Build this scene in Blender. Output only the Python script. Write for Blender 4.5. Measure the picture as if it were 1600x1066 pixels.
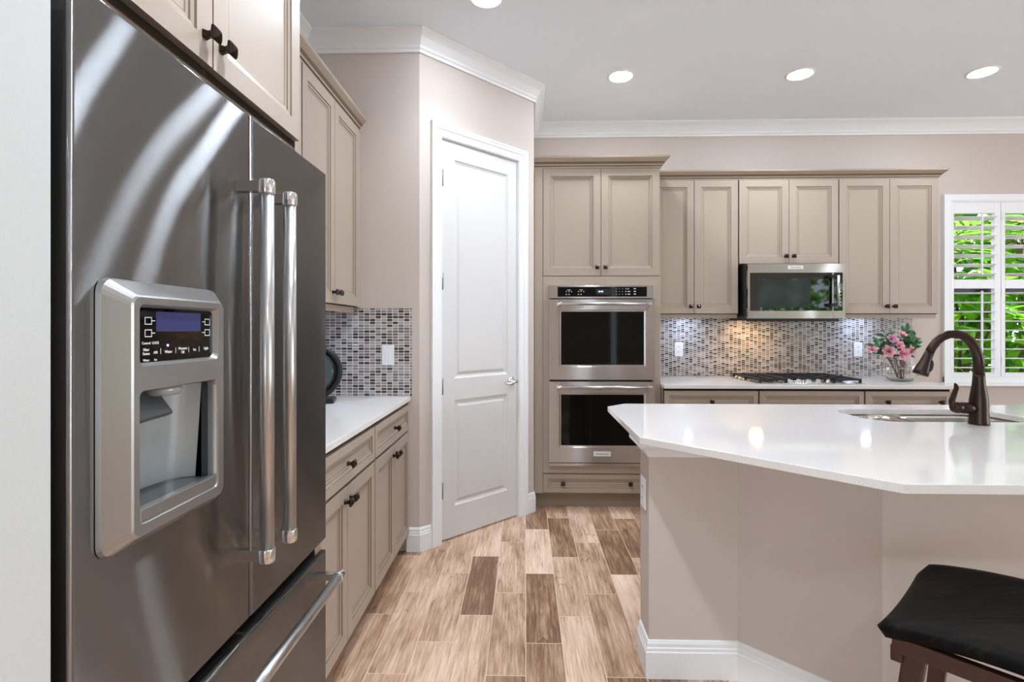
import bpy, bmesh, math, random
from math import pi, sin, cos, radians, sqrt, atan, hypot
from mathutils import Vector, Matrix
random.seed(7)
for o in list(bpy.data.objects): bpy.data.objects.remove(o)
C = bpy.context.scene
COL = C.collection

# ------------------------------------------------------------------ camera
cd = bpy.data.cameras.new('camera'); cam = bpy.data.objects.new('camera', cd); COL.objects.link(cam)
cam.location = (0, 0, 1.31)
cam.rotation_euler = (pi / 2, 0, atan(20 / 805))
cd.sensor_width = 36.0; cd.lens = 36.0 * 805 / 1600
cd.shift_x = 0.0; cd.shift_y = -19 / 1600
cd.clip_start = 0.02
C.camera = cam
# ------------------------------------------------------------------ colour management
C.view_settings.view_transform = 'Standard'; C.view_settings.look = 'None'
C.view_settings.gamma = 1.0; C.view_settings.use_curve_mapping = False
C.view_settings.exposure = 0.28
# ------------------------------------------------------------------ world: daylight sky
w = bpy.data.worlds.new('world'); C.world = w; w.use_nodes = True
wn = w.node_tree; wn.nodes.clear()
wo = wn.nodes.new('ShaderNodeOutputWorld'); wb = wn.nodes.new('ShaderNodeBackground')
wb.inputs['Color'].default_value = (0.80, 0.90, 1.0, 1); wb.inputs['Strength'].default_value = 2.2
wn.links.new(wb.outputs[0], wo.inputs[0])
# ------------------------------------------------------------------ sun on the garden
sd = bpy.data.lights.new('sun', 'SUN'); sd.energy = 9.0; sd.angle = radians(1); sd.color = (1, .96, .86)
sun = bpy.data.objects.new('sun', sd); COL.objects.link(sun)
sun.rotation_euler = Vector((-.55, -.14, -.8)).to_track_quat('-Z', 'Y').to_euler()
# ------------------------------------------------------------------ area lamps standing in for daylight at unseen openings
def window_light(name, loc, direction, sx, sy, power, color):
    l = bpy.data.lights.new(name, 'AREA'); l.shape = 'RECTANGLE'; l.size = sx; l.size_y = sy
    l.energy = power; l.color = color
    o = bpy.data.objects.new(name, l); COL.objects.link(o); o.location = loc
    o.rotation_euler = Vector(direction).to_track_quat('-Z', 'Y').to_euler()
    return o
LK = 1.0
window_light('added_rear_fill', (-1.7, -4.42, 1.25), (0, 1, .22), 3.4, 2.3, 45 * LK, (.86, .93, 1))  # added fill lamp at invented doors behind the camera
window_light('daylight_right_windows', (7.92, -.2, 1.5), (-1, 0, .22), 3.6, 1.9, 110 * LK, (.86, .93, 1))
CAN = 140.0; SPOT = 37.0       # brightness of the recessed ceiling lamps

# ================================================================== materials
def lin(c): return tuple(((x / 255) / 12.92 if x / 255 <= .04045 else ((x / 255 + .055) / 1.055) ** 2.4) for x in c)
def mat(name, rgb, rough=.5, metal=0., spec=.5, coat=0., trans=0., ior=1.45, emit=None, estr=0., sheen=0.):
    m = bpy.data.materials.new(name); m.use_nodes = True
    b = m.node_tree.nodes['Principled BSDF']
    b.inputs['Base Color'].default_value = (*lin(rgb), 1)
    b.inputs['Roughness'].default_value = rough; b.inputs['Metallic'].default_value = metal
    b.inputs['Specular IOR Level'].default_value = spec; b.inputs['IOR'].default_value = ior
    b.inputs['Coat Weight'].default_value = coat; b.inputs['Transmission Weight'].default_value = trans
    if emit: b.inputs['Emission Color'].default_value = (*lin(emit), 1); b.inputs['Emission Strength'].default_value = estr
    return m
def nd(m, t, **kw):
    n = m.node_tree.nodes.new(t)
    for k, v in kw.items():
        if hasattr(n, k): setattr(n, k, v)
        else: n.inputs[k].default_value = v
    return n
def lk(m, a, b): m.node_tree.links.new(a, b)
def bsdf(m): return m.node_tree.nodes['Principled BSDF']
def math_n(m, op, a, b=None):
    n = m.node_tree.nodes.new('ShaderNodeMath'); n.operation = op
    for i, v in enumerate((a, b)):
        if v is None: continue
        if isinstance(v, (int, float)): n.inputs[i].default_value = v
        else: lk(m, v, n.inputs[i])
    return n.outputs[0]
def noise_bump(m, scale, strength, dist=.002, detail=2., vec=None):
    g = nd(m, 'ShaderNodeNewGeometry'); n = nd(m, 'ShaderNodeTexNoise'); n.inputs['Scale'].default_value = scale; n.inputs['Detail'].default_value = detail
    lk(m, g.outputs['Position'], n.inputs['Vector'])
    b = nd(m, 'ShaderNodeBump'); b.inputs['Strength'].default_value = strength; b.inputs['Distance'].default_value = dist
    lk(m, n.outputs[0], b.inputs['Height']); lk(m, b.outputs[0], bsdf(m).inputs['Normal'])
    return m

WALL = noise_bump(mat('wall_paint', (204, 193, 184), .85, spec=.2), 260, .12, .002)
WALLW = noise_bump(mat('white_wall_paint', (203, 205, 203), .8, spec=.2), 260, .1, .002)
CEIL = noise_bump(mat('ceiling_paint', (242, 247, 254), .9, spec=.15), 120, .25, .003)
TRIM = mat('white_trim', (238, 239, 240), .35, spec=.4)
DOORW = mat('white_door_paint', (216, 214, 212), .4, spec=.4)
CAB = mat('taupe_cabinet_paint', (169, 154, 139), .38, spec=.4)
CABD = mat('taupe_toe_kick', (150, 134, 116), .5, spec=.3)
GLAZE = mat('brown_glaze_lines', (122, 106, 90), .5, spec=.3)
GAP = mat('cabinet_gap_shade', (52, 44, 36), .8, spec=.1)  # dark colour stands for the shade between cabinet doors
BRONZE = mat('oil_rubbed_bronze', (58, 44, 38), .3, .75)
CHROME = mat('polished_chrome', (225, 225, 225), .12, 1.)
NICKEL = mat('satin_nickel', (190, 190, 188), .28, 1.)
HINGE = mat('dull_steel_hinge', (130, 130, 128), .4, .9)
BLACKG = mat('black_glass', (5, 5, 6), .04, spec=.3)
MWGLASS = mat('microwave_glass', (6, 7, 8), .03, spec=.5, ior=1.75)
BADGE = mat('silver_badge', (222, 222, 220), .4, .3)
BLACKP = mat('black_plastic', (20, 20, 20), .4)
BLACKM = mat('matte_black_iron', (20, 21, 23), .5, spec=.5)
DARKS = mat('dark_fridge_side', (46, 44, 42), .45)
GREYP = mat('silver_grey_metal', (172, 171, 169), .3, .85)
CAVITY = mat('smoke_grey_plastic', (172, 178, 180), .22, .2)
PADDLE = mat('dark_grey_plastic', (70, 74, 76), .3)
PLATE = mat('white_plate_plastic', (240, 240, 240), .35)
SCREEN = mat('blue_lcd_screen', (40, 44, 80), .2, emit=(60, 72, 140), estr=.22)
ICON = mat('white_panel_print', (200, 200, 200), .5, emit=(220, 220, 220), estr=.25)
DIGIT = mat('lit_clock_digits', (220, 235, 255), .5, emit=(215, 230, 255), estr=1.6)
LED = mat('blue_led', (120, 110, 255), .5, emit=(130, 120, 255), estr=6.)
LENS = mat('lamp_lens', (255, 250, 245), .5, emit=(228, 240, 255), estr=CAN)
PUCKC = mat('cool_puck_lamp', (240, 246, 255), .5, emit=(190, 216, 255), estr=120.)
PUCKW = mat('warm_hood_lamp', (255, 230, 190), .5, emit=(255, 205, 140), estr=130.)
SOIL = mat('garden_soil', (92, 74, 56), .9)
LAWN = mat('pale_patio_bounce', (190, 186, 178), .9)  # pale tone chosen for reflection and daylight bounce
STOOLB = mat('brown_stool_wood', (70, 42, 32), .4)

def steel(name, rgb, rough, axis, aniso=.85, dents=0.):
    m = mat(name, rgb, rough, 1.)
    b = bsdf(m); b.inputs['Anisotropic'].default_value = aniso; b.inputs['Anisotropic Rotation'].default_value = .25
    v = nd(m, 'ShaderNodeCombineXYZ')
    for i in range(3): v.inputs[i].default_value = axis[i]
    lk(m, v.outputs[0], b.inputs['Tangent'])
    g = nd(m, 'ShaderNodeNewGeometry')
    mp = nd(m, 'ShaderNodeMapping'); lk(m, g.outputs['Position'], mp.inputs['Vector'])
    mp.inputs['Scale'].default_value = tuple(8. if a else 900. for a in axis)
    n = nd(m, 'ShaderNodeTexNoise'); n.inputs['Scale'].default_value = 1.; n.inputs['Detail'].default_value = 2.
    lk(m, mp.outputs[0], n.inputs['Vector'])
    r = nd(m, 'ShaderNodeMapRange'); r.inputs['To Min'].default_value = rough - .006; r.inputs['To Max'].default_value = rough + .006
    lk(m, n.outputs[0], r.inputs['Value']); lk(m, r.outputs[0], b.inputs['Roughness'])
    if dents:
        n2 = nd(m, 'ShaderNodeTexNoise'); n2.inputs['Scale'].default_value = 3.2; n2.inputs['Detail'].default_value = 1.
        lk(m, g.outputs['Position'], n2.inputs['Vector'])
        bp = nd(m, 'ShaderNodeBump'); bp.inputs['Strength'].default_value = 1.; bp.inputs['Distance'].default_value = dents
        lk(m, n2.outputs[0], bp.inputs['Height']); lk(m, bp.outputs[0], b.inputs['Normal'])
    return m
STEELF = steel('brushed_fridge_steel', (134, 134, 134), .2, (0, 1, 0), .95, .004)
def brushed(name, rgb, rough, aniso, axis, dents):
    """strongly directional brushed sheet metal"""
    m = bpy.data.materials.new(name); m.use_nodes = True; t = m.node_tree; t.nodes.clear()
    out = t.nodes.new('ShaderNodeOutputMaterial'); gl = t.nodes.new('ShaderNodeBsdfAnisotropic'); gl.distribution = 'GGX'
    gl.inputs['Color'].default_value = (*lin(rgb), 1); gl.inputs['Roughness'].default_value = rough; gl.inputs['Anisotropy'].default_value = aniso
    v = t.nodes.new('ShaderNodeCombineXYZ')
    for i in range(3): v.inputs[i].default_value = axis[i]
    t.links.new(v.outputs[0], gl.inputs['Tangent'])
    g = t.nodes.new('ShaderNodeNewGeometry'); n2 = t.nodes.new('ShaderNodeTexNoise'); n2.inputs['Scale'].default_value = 3.; n2.inputs['Detail'].default_value = 1.
    t.links.new(g.outputs['Position'], n2.inputs['Vector'])
    bp = t.nodes.new('ShaderNodeBump'); bp.inputs['Strength'].default_value = 1.; bp.inputs['Distance'].default_value = dents
    t.links.new(n2.outputs[0], bp.inputs['Height']); t.links.new(bp.outputs[0], gl.inputs['Normal'])
    t.links.new(gl.outputs[0], out.inputs[0])
    return m
STEELF = brushed('brushed_fridge_steel', (143, 143, 143), .165, .9, (0, 1, 0), .0012)
STEELH = brushed('brushed_steel', (200, 196, 192), .27, .8, (1, 0, 0), .0006)
STEELB = mat('bar_steel', (196, 196, 194), .3, 1.)
STEELS = steel('brushed_sink_steel', (205, 200, 195), .22, (0, 1, 0), .5)

def quartz():
    m = mat('white_quartz', (236, 231, 227), .06, spec=.5)
    g = nd(m, 'ShaderNodeNewGeometry'); n = nd(m, 'ShaderNodeTexNoise'); n.inputs['Scale'].default_value = 420.; n.inputs['Detail'].default_value = 1.
    lk(m, g.outputs['Position'], n.inputs['Vector'])
    r = nd(m, 'ShaderNodeValToRGB'); r.color_ramp.elements[0].position = .25; r.color_ramp.elements[0].color = (*lin((206, 199, 193)), 1)
    r.color_ramp.elements[1].position = .45; r.color_ramp.elements[1].color = (*lin((229, 224, 220)), 1)
    lk(m, n.outputs[0], r.inputs[0]); lk(m, r.outputs[0], bsdf(m).inputs['Base Color'])
    return m
QUARTZ = quartz()

def mosaic(name, axis, stagger):
    """small stacked glass and stone tiles, pale grout; axis = horizontal world axis"""
    m = mat(name, (150, 140, 135), .12)
    g = nd(m, 'ShaderNodeNewGeometry'); sp = nd(m, 'ShaderNodeSeparateXYZ'); lk(m, g.outputs['Position'], sp.inputs[0])
    TW, TH = .0338, .0169
    u = math_n(m, 'DIVIDE', sp.outputs[axis], TW); v = math_n(m, 'DIVIDE', math_n(m, 'SUBTRACT', sp.outputs[2], .914), TH)
    cu = math_n(m, 'FLOOR', u)
    stp = math_n(m, 'MULTIPLY', math_n(m, 'MODULO', math_n(m, 'ABSOLUTE', cu), 2.), stagger)
    v = math_n(m, 'ADD', v, stp)
    cv = math_n(m, 'FLOOR', v)
    fu = math_n(m, 'FRACT', u); fv = math_n(m, 'FRACT', v)
    du = math_n(m, 'MULTIPLY', math_n(m, 'MINIMUM', fu, math_n(m, 'SUBTRACT', 1., fu)), TW)
    dv = math_n(m, 'MULTIPLY', math_n(m, 'MINIMUM', fv, math_n(m, 'SUBTRACT', 1., fv)), TH)
    d = math_n(m, 'MINIMUM', du, dv)
    tile = math_n(m, 'GREATER_THAN', d, .0016)
    cx = nd(m, 'ShaderNodeCombineXYZ'); lk(m, cu, cx.inputs[0]); lk(m, cv, cx.inputs[1])
    wn2 = nd(m, 'ShaderNodeTexWhiteNoise', noise_dimensions='3D'); lk(m, cx.outputs[0], wn2.inputs['Vector'])
    cr = nd(m, 'ShaderNodeValToRGB'); cr.color_ramp.interpolation = 'CONSTANT'
    e = cr.color_ramp.elements
    e[0].position = 0; e[0].color = (*lin((74, 65, 62)), 1)
    e[1].position = .24; e[1].color = (*lin((120, 111, 107)), 1)
    for p, c in ((.42, (149, 140, 136)), (.6, (170, 163, 160)), (.74, (136, 122, 115)), (.86, (164, 162, 164))):
        q = e.new(p); q.color = (*lin(c), 1)
    lk(m, wn2.outputs[0], cr.inputs[0])
    mx = nd(m, 'ShaderNodeMix', data_type='RGBA'); lk(m, tile, mx.inputs['Factor'])
    mx.inputs['A'].default_value = (*lin((226, 221, 216)), 1); lk(m, cr.outputs[0], mx.inputs['B'])
    lk(m, mx.outputs['Result'], bsdf(m).inputs['Base Color'])
    rr = nd(m, 'ShaderNodeMapRange'); rr.inputs['To Min'].default_value = .7; rr.inputs['To Max'].default_value = .13
    lk(m, tile, rr.inputs['Value']); lk(m, rr.outputs[0], bsdf(m).inputs['Roughness'])
    # every tile is tilted a little, and domed at its edge
    sm = nd(m, 'ShaderNodeMapRange', interpolation_type='SMOOTHSTEP'); sm.inputs['From Max'].default_value = .004; lk(m, d, sm.inputs['Value'])
    wn3 = nd(m, 'ShaderNodeTexWhiteNoise', noise_dimensions='3D'); lk(m, cx.outputs[0], wn3.inputs['Vector'])
    s3 = nd(m, 'ShaderNodeSeparateColor'); lk(m, wn3.outputs['Color'], s3.inputs[0])
    tl = math_n(m, 'ADD', math_n(m, 'MULTIPLY', math_n(m, 'SUBTRACT', s3.outputs[0], .5), math_n(m, 'SUBTRACT', fu, .5)),
                math_n(m, 'MULTIPLY', math_n(m, 'SUBTRACT', s3.outputs[1], .5), math_n(m, 'SUBTRACT', fv, .5)))
    hh = math_n(m, 'ADD', math_n(m, 'MULTIPLY', sm.outputs[0], .8), math_n(m, 'MULTIPLY', tl, 1.2))
    bp = nd(m, 'ShaderNodeBump'); bp.inputs['Strength'].default_value = .7; bp.inputs['Distance'].default_value = .0012
    lk(m, hh, bp.inputs['Height']); lk(m, bp.outputs[0], bsdf(m).inputs['Normal'])
    return m
TILE_X = mosaic('glass_mosaic_back', 0, .5)
TILE_E = mosaic('glass_mosaic_end', 0, 0.)
TILE_S = mosaic('glass_mosaic_side', 1, 0.)

def plank_floor():
    """wood-look porcelain planks 15 x 61 cm laid along Y in a one-third offset"""
    m = mat('wood_look_tile', (190, 160, 138), .38, spec=.4)
    g = nd(m, 'ShaderNodeNewGeometry'); sp = nd(m, 'ShaderNodeSeparateXYZ'); lk(m, g.outputs['Position'], sp.inputs[0])
    PW, PL = .1512, .61
    u = math_n(m, 'DIVIDE', math_n(m, 'SUBTRACT', sp.outputs[0], .004 - PW * 60), PW)
    cu = math_n(m, 'FLOOR', u); fu = math_n(m, 'FRACT', u)
    off = math_n(m, 'DIVIDE', math_n(m, 'MODULO', cu, 3.), 3.)
    v = math_n(m, 'SUBTRACT', math_n(m, 'DIVIDE', math_n(m, 'SUBTRACT', sp.outputs[1], 2.148 - PL * 30), PL), off)
    cv = math_n(m, 'FLOOR', v); fv = math_n(m, 'FRACT', v)
    du = math_n(m, 'MULTIPLY', math_n(m, 'MINIMUM', fu, math_n(m, 'SUBTRACT', 1., fu)), PW)
    dv = math_n(m, 'MULTIPLY', math_n(m, 'MINIMUM', fv, math_n(m, 'SUBTRACT', 1., fv)), PL)
    d = math_n(m, 'MINIMUM', du, dv)
    inside = nd(m, 'ShaderNodeMapRange'); inside.inputs['From Min'].default_value = .0008; inside.inputs['From Max'].default_value = .0024; lk(m, d, inside.inputs['Value'])
    cell = nd(m, 'ShaderNodeCombineXYZ'); lk(m, cu, cell.inputs[0]); lk(m, cv, cell.inputs[1])
    wnz = nd(m, 'ShaderNodeTexWhiteNoise', noise_dimensions='3D'); lk(m, cell.outputs[0], wnz.inputs['Vector'])
    # grain coordinates, shifted for each plank
    sh = nd(m, 'ShaderNodeVectorMath', operation='SCALE'); sh.inputs['Scale'].default_value = 37.; lk(m, wnz.outputs['Color'], sh.inputs[0])
    ad = nd(m, 'ShaderNodeVectorMath', operation='ADD'); lk(m, g.outputs['Position'], ad.inputs[0]); lk(m, sh.outputs[0], ad.inputs[1])
    def stretch(sx, sy):
        mp = nd(m, 'ShaderNodeMapping'); mp.inputs['Scale'].default_value = (sx, sy, 1); lk(m, ad.outputs[0], mp.inputs['Vector']); return mp.outputs[0]
    # cathedral rings: thin dark contour lines, only in patches
    def noise(sx, sy, detail, rough=.5):
        n = nd(m, 'ShaderNodeTexNoise'); n.inputs['Scale'].default_value = 1.; n.inputs['Detail'].default_value = detail; n.inputs['Roughness'].default_value = rough
        lk(m, stretch(sx, sy), n.inputs['Vector']); return n.outputs[0]
    nz = noise(8., .9, 1.5)
    tri = math_n(m, 'ABSOLUTE', math_n(m, 'SUBTRACT', math_n(m, 'FRACT', math_n(m, 'MULTIPLY', nz, 17.)), .5))
    fine = nd(m, 'ShaderNodeTexNoise'); fine.inputs['Scale'].default_value = 1.; fine.inputs['Detail'].default_value = 5.; fine.inputs['Roughness'].default_value = .7; lk(m, stretch(95., 5.), fine.inputs['Vector'])
    streak = noise(210., 9., 3., .6)
    blot = noise(22., 5., 4., .6); big = noise(7., 2.2, 2.); patch = noise(12., 3., 1.)
    c_ = lambda v, k: math_n(m, 'MULTIPLY', math_n(m, 'SUBTRACT', v, .5), k)
    add = lambda a, b: math_n(m, 'ADD', a, b)
    tone = add(math_n(m, 'MULTIPLY', wnz.outputs[0], .56), .10)
    tone = add(tone, c_(big, .75)); tone = add(tone, c_(blot, .55)); tone = add(tone, c_(fine.outputs[0], .95)); tone = add(tone, c_(streak, .38))
    line = nd(m, 'ShaderNodeMapRange'); line.inputs['From Min'].default_value = .0; line.inputs['From Max'].default_value = .11; line.inputs['To Min'].default_value = -.24; line.inputs['To Max'].default_value = .0
    lk(m, tri, line.inputs['Value'])
    pm = nd(m, 'ShaderNodeMapRange'); pm.inputs['From Min'].default_value = .46; pm.inputs['From Max'].default_value = .62; lk(m, patch, pm.inputs['Value'])
    tone = add(tone, math_n(m, 'MULTIPLY', line.outputs[0], pm.outputs[0]))
    cr = nd(m, 'ShaderNodeValToRGB'); e = cr.color_ramp.elements
    e[0].position = 0.; e[0].color = (*lin((122, 90, 68)), 1); e[1].position = .85; e[1].color = (*lin((240, 212, 190)), 1)
    for p, c in ((.22, (166, 131, 105)), (.42, (201, 167, 141)), (.62, (226, 196, 172))):
        q = e.new(p); q.color = (*lin(c), 1)
    lk(m, tone, cr.inputs[0])
    mx = nd(m, 'ShaderNodeMix', data_type='RGBA'); lk(m, inside.outputs[0], mx.inputs['Factor'])
    mx.inputs['A'].default_value = (*lin((226, 202, 184)), 1); lk(m, cr.outputs[0], mx.inputs['B'])
    lk(m, mx.outputs['Result'], bsdf(m).inputs['Base Color'])
    bp = nd(m, 'ShaderNodeBump'); bp.inputs['Strength'].default_value = .5; bp.inputs['Distance'].default_value = .0012
    lk(m, math_n(m, 'ADD', inside.outputs[0], math_n(m, 'MULTIPLY', fine.outputs[0], .35)), bp.inputs['Height']); lk(m, bp.outputs[0], bsdf(m).inputs['Normal'])
    return m
FLOOR = plank_floor()

def wood_black():
    m = mat('black_grained_wood', (14, 12, 11), .6, spec=.12)
    g = nd(m, 'ShaderNodeTexCoord'); mp = nd(m, 'ShaderNodeMapping'); mp.inputs['Scale'].default_value = (6, 190, 6); lk(m, g.outputs['Object'], mp.inputs['Vector'])
    n = nd(m, 'ShaderNodeTexNoise'); n.inputs['Scale'].default_value = 1.; n.inputs['Detail'].default_value = 3.; lk(m, mp.outputs[0], n.inputs['Vector'])
    r = nd(m, 'ShaderNodeValToRGB'); r.color_ramp.elements[0].position = .5; r.color_ramp.elements[0].color = (*lin((8, 7, 6)), 1); r.color_ramp.elements[1].position = .78; r.color_ramp.elements[1].color = (*lin((40, 30, 25)), 1)
    lk(m, n.outputs[0], r.inputs[0]); lk(m, r.outputs[0], bsdf(m).inputs['Base Color'])
    return m
STOOLK = wood_black()

def leafmat(name, c1, c2, tr=.5):
    m = bpy.data.materials.new(name); m.use_nodes = True; t = m.node_tree; t.nodes.clear()
    out = t.nodes.new('ShaderNodeOutputMaterial'); mx = t.nodes.new('ShaderNodeMixShader'); pb = t.nodes.new('ShaderNodeBsdfPrincipled'); tl = t.nodes.new('ShaderNodeBsdfTranslucent')
    g = t.nodes.new('ShaderNodeNewGeometry'); r = t.nodes.new('ShaderNodeValToRGB')
    r.color_ramp.elements[0].color = (*lin(c1), 1); r.color_ramp.elements[1].color = (*lin(c2), 1)
    t.links.new(g.outputs['Random Per Island'], r.inputs[0])
    t.links.new(r.outputs[0], pb.inputs['Base Color']); t.links.new(r.outputs[0], tl.inputs['Color'])
    pb.inputs['Roughness'].default_value = .35
    mx.inputs[0].default_value = tr
    t.links.new(pb.outputs[0], mx.inputs[1]); t.links.new(tl.outputs[0], mx.inputs[2]); t.links.new(mx.outputs[0], out.inputs[0])
    return m
LEAF = leafmat('garden_leaf', (44, 120, 22), (150, 215, 60))
PALMLEAF = leafmat('palm_leaf', (70, 150, 50), (190, 226, 110))
BLEAF = leafmat('bouquet_leaf', (26, 70, 36), (62, 116, 62), .25)
BROWNLEAF = leafmat('dry_leaf', (96, 74, 34), (110, 84, 40), .2)
PINK = leafmat('pink_petal', (236, 160, 178), (246, 200, 208), .3)
MAUVE = leafmat('mauve_petal', (206, 140, 178), (232, 176, 200), .3)
DEEPP = mat('deep_pink_throat', (178, 70, 110), .6)
TWIG = mat('brown_twig', (112, 84, 58), .7)
BARK = mat('bark', (96, 80, 60), .9)
GLASS = mat('clear_glass', (255, 255, 255), .02, trans=1., ior=1.45)
PANE = mat('window_glass', (255, 255, 255), .0, trans=1., ior=1.01, spec=.2)
TINT = mat('smoke_glass', (34, 38, 39), .08, spec=.5)
SMOKE = mat('grey_glass', (66, 74, 73), .12, spec=.5)

# ================================================================== geometry helpers
class MB:
    def __init__(self): self.bm = bmesh.new(); self.mi = 0
    def _f(self, vs, smooth=False):
        try:
            f = self.bm.faces.new(vs); f.material_index = self.mi; f.smooth = smooth; return f
        except ValueError: return None
    def box(self, x0, x1, y0, y1, z0, z1):
        v = [self.bm.verts.new((x, y, z)) for z in (z0, z1) for y in (y0, y1) for x in (x0, x1)]
        for q in ((0, 2, 3, 1), (4, 5, 7, 6), (0, 1, 5, 4), (2, 6, 7, 3), (0, 4, 6, 2), (1, 3, 7, 5)): self._f([v[i] for i in q])
        return self
    def prism(self, pts, z0, z1):
        a = sum(pts[i][0] * pts[(i + 1) % len(pts)][1] - pts[(i + 1) % len(pts)][0] * pts[i][1] for i in range(len(pts)))
        if a < 0: pts = pts[::-1]
        lo = [self.bm.verts.new((x, y, z0)) for x, y in pts]; hi = [self.bm.verts.new((x, y, z1)) for x, y in pts]
        self._f(lo[::-1]); self._f(hi)
        n = len(pts)
        for i in range(n): self._f([lo[i], lo[(i + 1) % n], hi[(i + 1) % n], hi[i]])
        return self
    def loft(self, rings, closed=True, cap0=True, cap1=True, smooth=True, mis=None):
        R = [[self.bm.verts.new(p) for p in r] for r in rings]
        n = len(R[0])
        for k in range(len(R) - 1):
            if mis: self.mi = mis[k]
            for i in range(n if closed else n - 1):
                j = (i + 1) % n
                self._f([R[k][i], R[k][j], R[k + 1][j], R[k + 1][i]], smooth)
        if mis: self.mi = mis[-1] if len(mis) >= len(R) else 0
        if cap0: self._f(R[0][::-1])
        if cap1: self._f(R[-1])
        return self
    def lathe(self, prof, origin=(0, 0, 0), axis='Z', seg=24, cap0=True, cap1=True, smooth=True, rot=0.):
        M = {'Z': Matrix.Identity(3), 'X': Matrix(((0, 0, 1), (1, 0, 0), (0, 1, 0))), 'Y': Matrix(((1, 0, 0), (0, 0, -1), (0, 1, 0))), '-Y': Matrix(((1, 0, 0), (0, 0, -1), (0, 1, 0)))}
        if isinstance(axis, str): m = M[axis]
        else: m = Vector((0, 0, 1)).rotation_difference(Vector(axis)).to_matrix()
        o = Vector(origin)
        rings = [[tuple(o + m @ Vector((r * cos(2 * pi * i / seg + rot), r * sin(2 * pi * i / seg + rot), h))) for i in range(seg)] for r, h in prof]
        return self.loft(rings, True, cap0, cap1, smooth)
    def cyl(self, p0, p1, r0, r1=None, seg=16, smooth=True):
        r1 = r0 if r1 is None else r1
        d = Vector(p1) - Vector(p0)
        return self.lathe([(r0, 0), (r1, d.length)], p0, tuple(d.normalized()), seg, smooth=smooth)
    def tube(self, pts, rad, seg=12, smooth=True):
        pts = [Vector(p) for p in pts]; n = len(pts)
        rads = rad if isinstance(rad, (list, tuple)) else [rad] * n
        up = None; rings = []
        for i, p in enumerate(pts):
            t = (pts[min(i + 1, n - 1)] - pts[max(i - 1, 0)]).normalized()
            if up is None: up = t.orthogonal().normalized()
            else: up = (up - t * up.dot(t)).normalized()
            b = t.cross(up)
            rings.append([tuple(p + (up * cos(2 * pi * k / seg) + b * sin(2 * pi * k / seg)) * rads[i]) for k in range(seg)])
        return self.loft(rings, smooth=smooth)
    def sweep(self, path, prof, closed=False, plane='XY', smooth=False, mis=None):
        """prof (out, up) swept along a 2-D path; out is to the right of travel, mitred"""
        n = len(path); P = [Vector(p) for p in path]; rings = []
        for i in range(n):
            a = P[i - 1] if (i > 0 or closed) else None; b = P[(i + 1) % n] if (i < n - 1 or closed) else None
            n1 = n2 = None
            if a is not None: d = (P[i] - a).normalized(); n1 = Vector((d.y, -d.x))
            if b is not None: d = (b - P[i]).normalized(); n2 = Vector((d.y, -d.x))
            if n1 is None: m = n2
            elif n2 is None: m = n1
            else:
                s_ = n1 + n2; m = s_ / max(.2, s_.dot(n1))
            rings.append([(P[i].x + m.x * o, P[i].y + m.y * o, z) for o, z in prof])
        if plane == 'XZ': rings = [[(x, z, y) for x, y, z in r] for r in rings]   # (u, v, h) -> (u, h, v)
        if closed: rings.append(rings[0])
        k = len(rings); R = [[self.bm.verts.new(p) for p in r] for r in (rings[:-1] if closed else rings)]
        if closed: R.append(R[0])
        m_ = len(prof)
        for a in range(k - 1):
            for i in range(m_):
                j = (i + 1) % m_
                if mis: self.mi = mis[i]
                self._f([R[a][i], R[a][j], R[a + 1][j], R[a + 1][i]], smooth)
        self.mi = 0
        if not closed: self._f(R[0][::-1]); self._f(R[-1])
        return self
    def leaf(self, p, d, n, L, W, seg=5, bend=.25, shape=None):
        p = Vector(p); d = Vector(d).normalized(); n = Vector(n); n = (n - d * n.dot(d))
        n = n.normalized() if n.length > 1e-5 else d.orthogonal().normalized()
        s_ = d.cross(n); prev = None
        for i in range(seg + 1):
            t = i / seg; wd = W * (shape(t) if shape else sin(pi * min(1, t ** .8)) * .5)
            c = p + d * (L * t) - n * (bend * L * t * t)
            row = (self.bm.verts.new(c - s_ * wd + n * wd * .35), self.bm.verts.new(c), self.bm.verts.new(c + s_ * wd + n * wd * .35))
            if prev:
                self._f((prev[0], prev[1], row[1], row[0]), True); self._f((prev[1], prev[2], row[2], row[1]), True)
            prev = row
        return self
    def build(self, name, mats, parent=None, bevel=0., seg=2, world=False, weld=False):
        bm = self.bm
        if weld: bmesh.ops.remove_doubles(bm, verts=bm.verts, dist=1e-5)
        bmesh.ops.recalc_face_normals(bm, faces=bm.faces)
        if world and parent is not None:
            off = Vector((0, 0, 0)); q = parent
            while q is not None: off += q.location; q = q.parent
            bmesh.ops.translate(bm, verts=bm.verts, vec=-off)
        me = bpy.data.meshes.new(name); bm.to_mesh(me); bm.free()
        for m in (mats if isinstance(mats, (list, tuple)) else [mats]): me.materials.append(m)
        o = bpy.data.objects.new(name, me); COL.objects.link(o)
        if parent is not None: o.parent = parent
        if bevel:
            b = o.modifiers.new('edge', 'BEVEL'); b.width = bevel; b.segments = seg; b.limit_method = 'ANGLE'; b.angle_limit = radians(40); b.harden_normals = False
        return o

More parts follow.
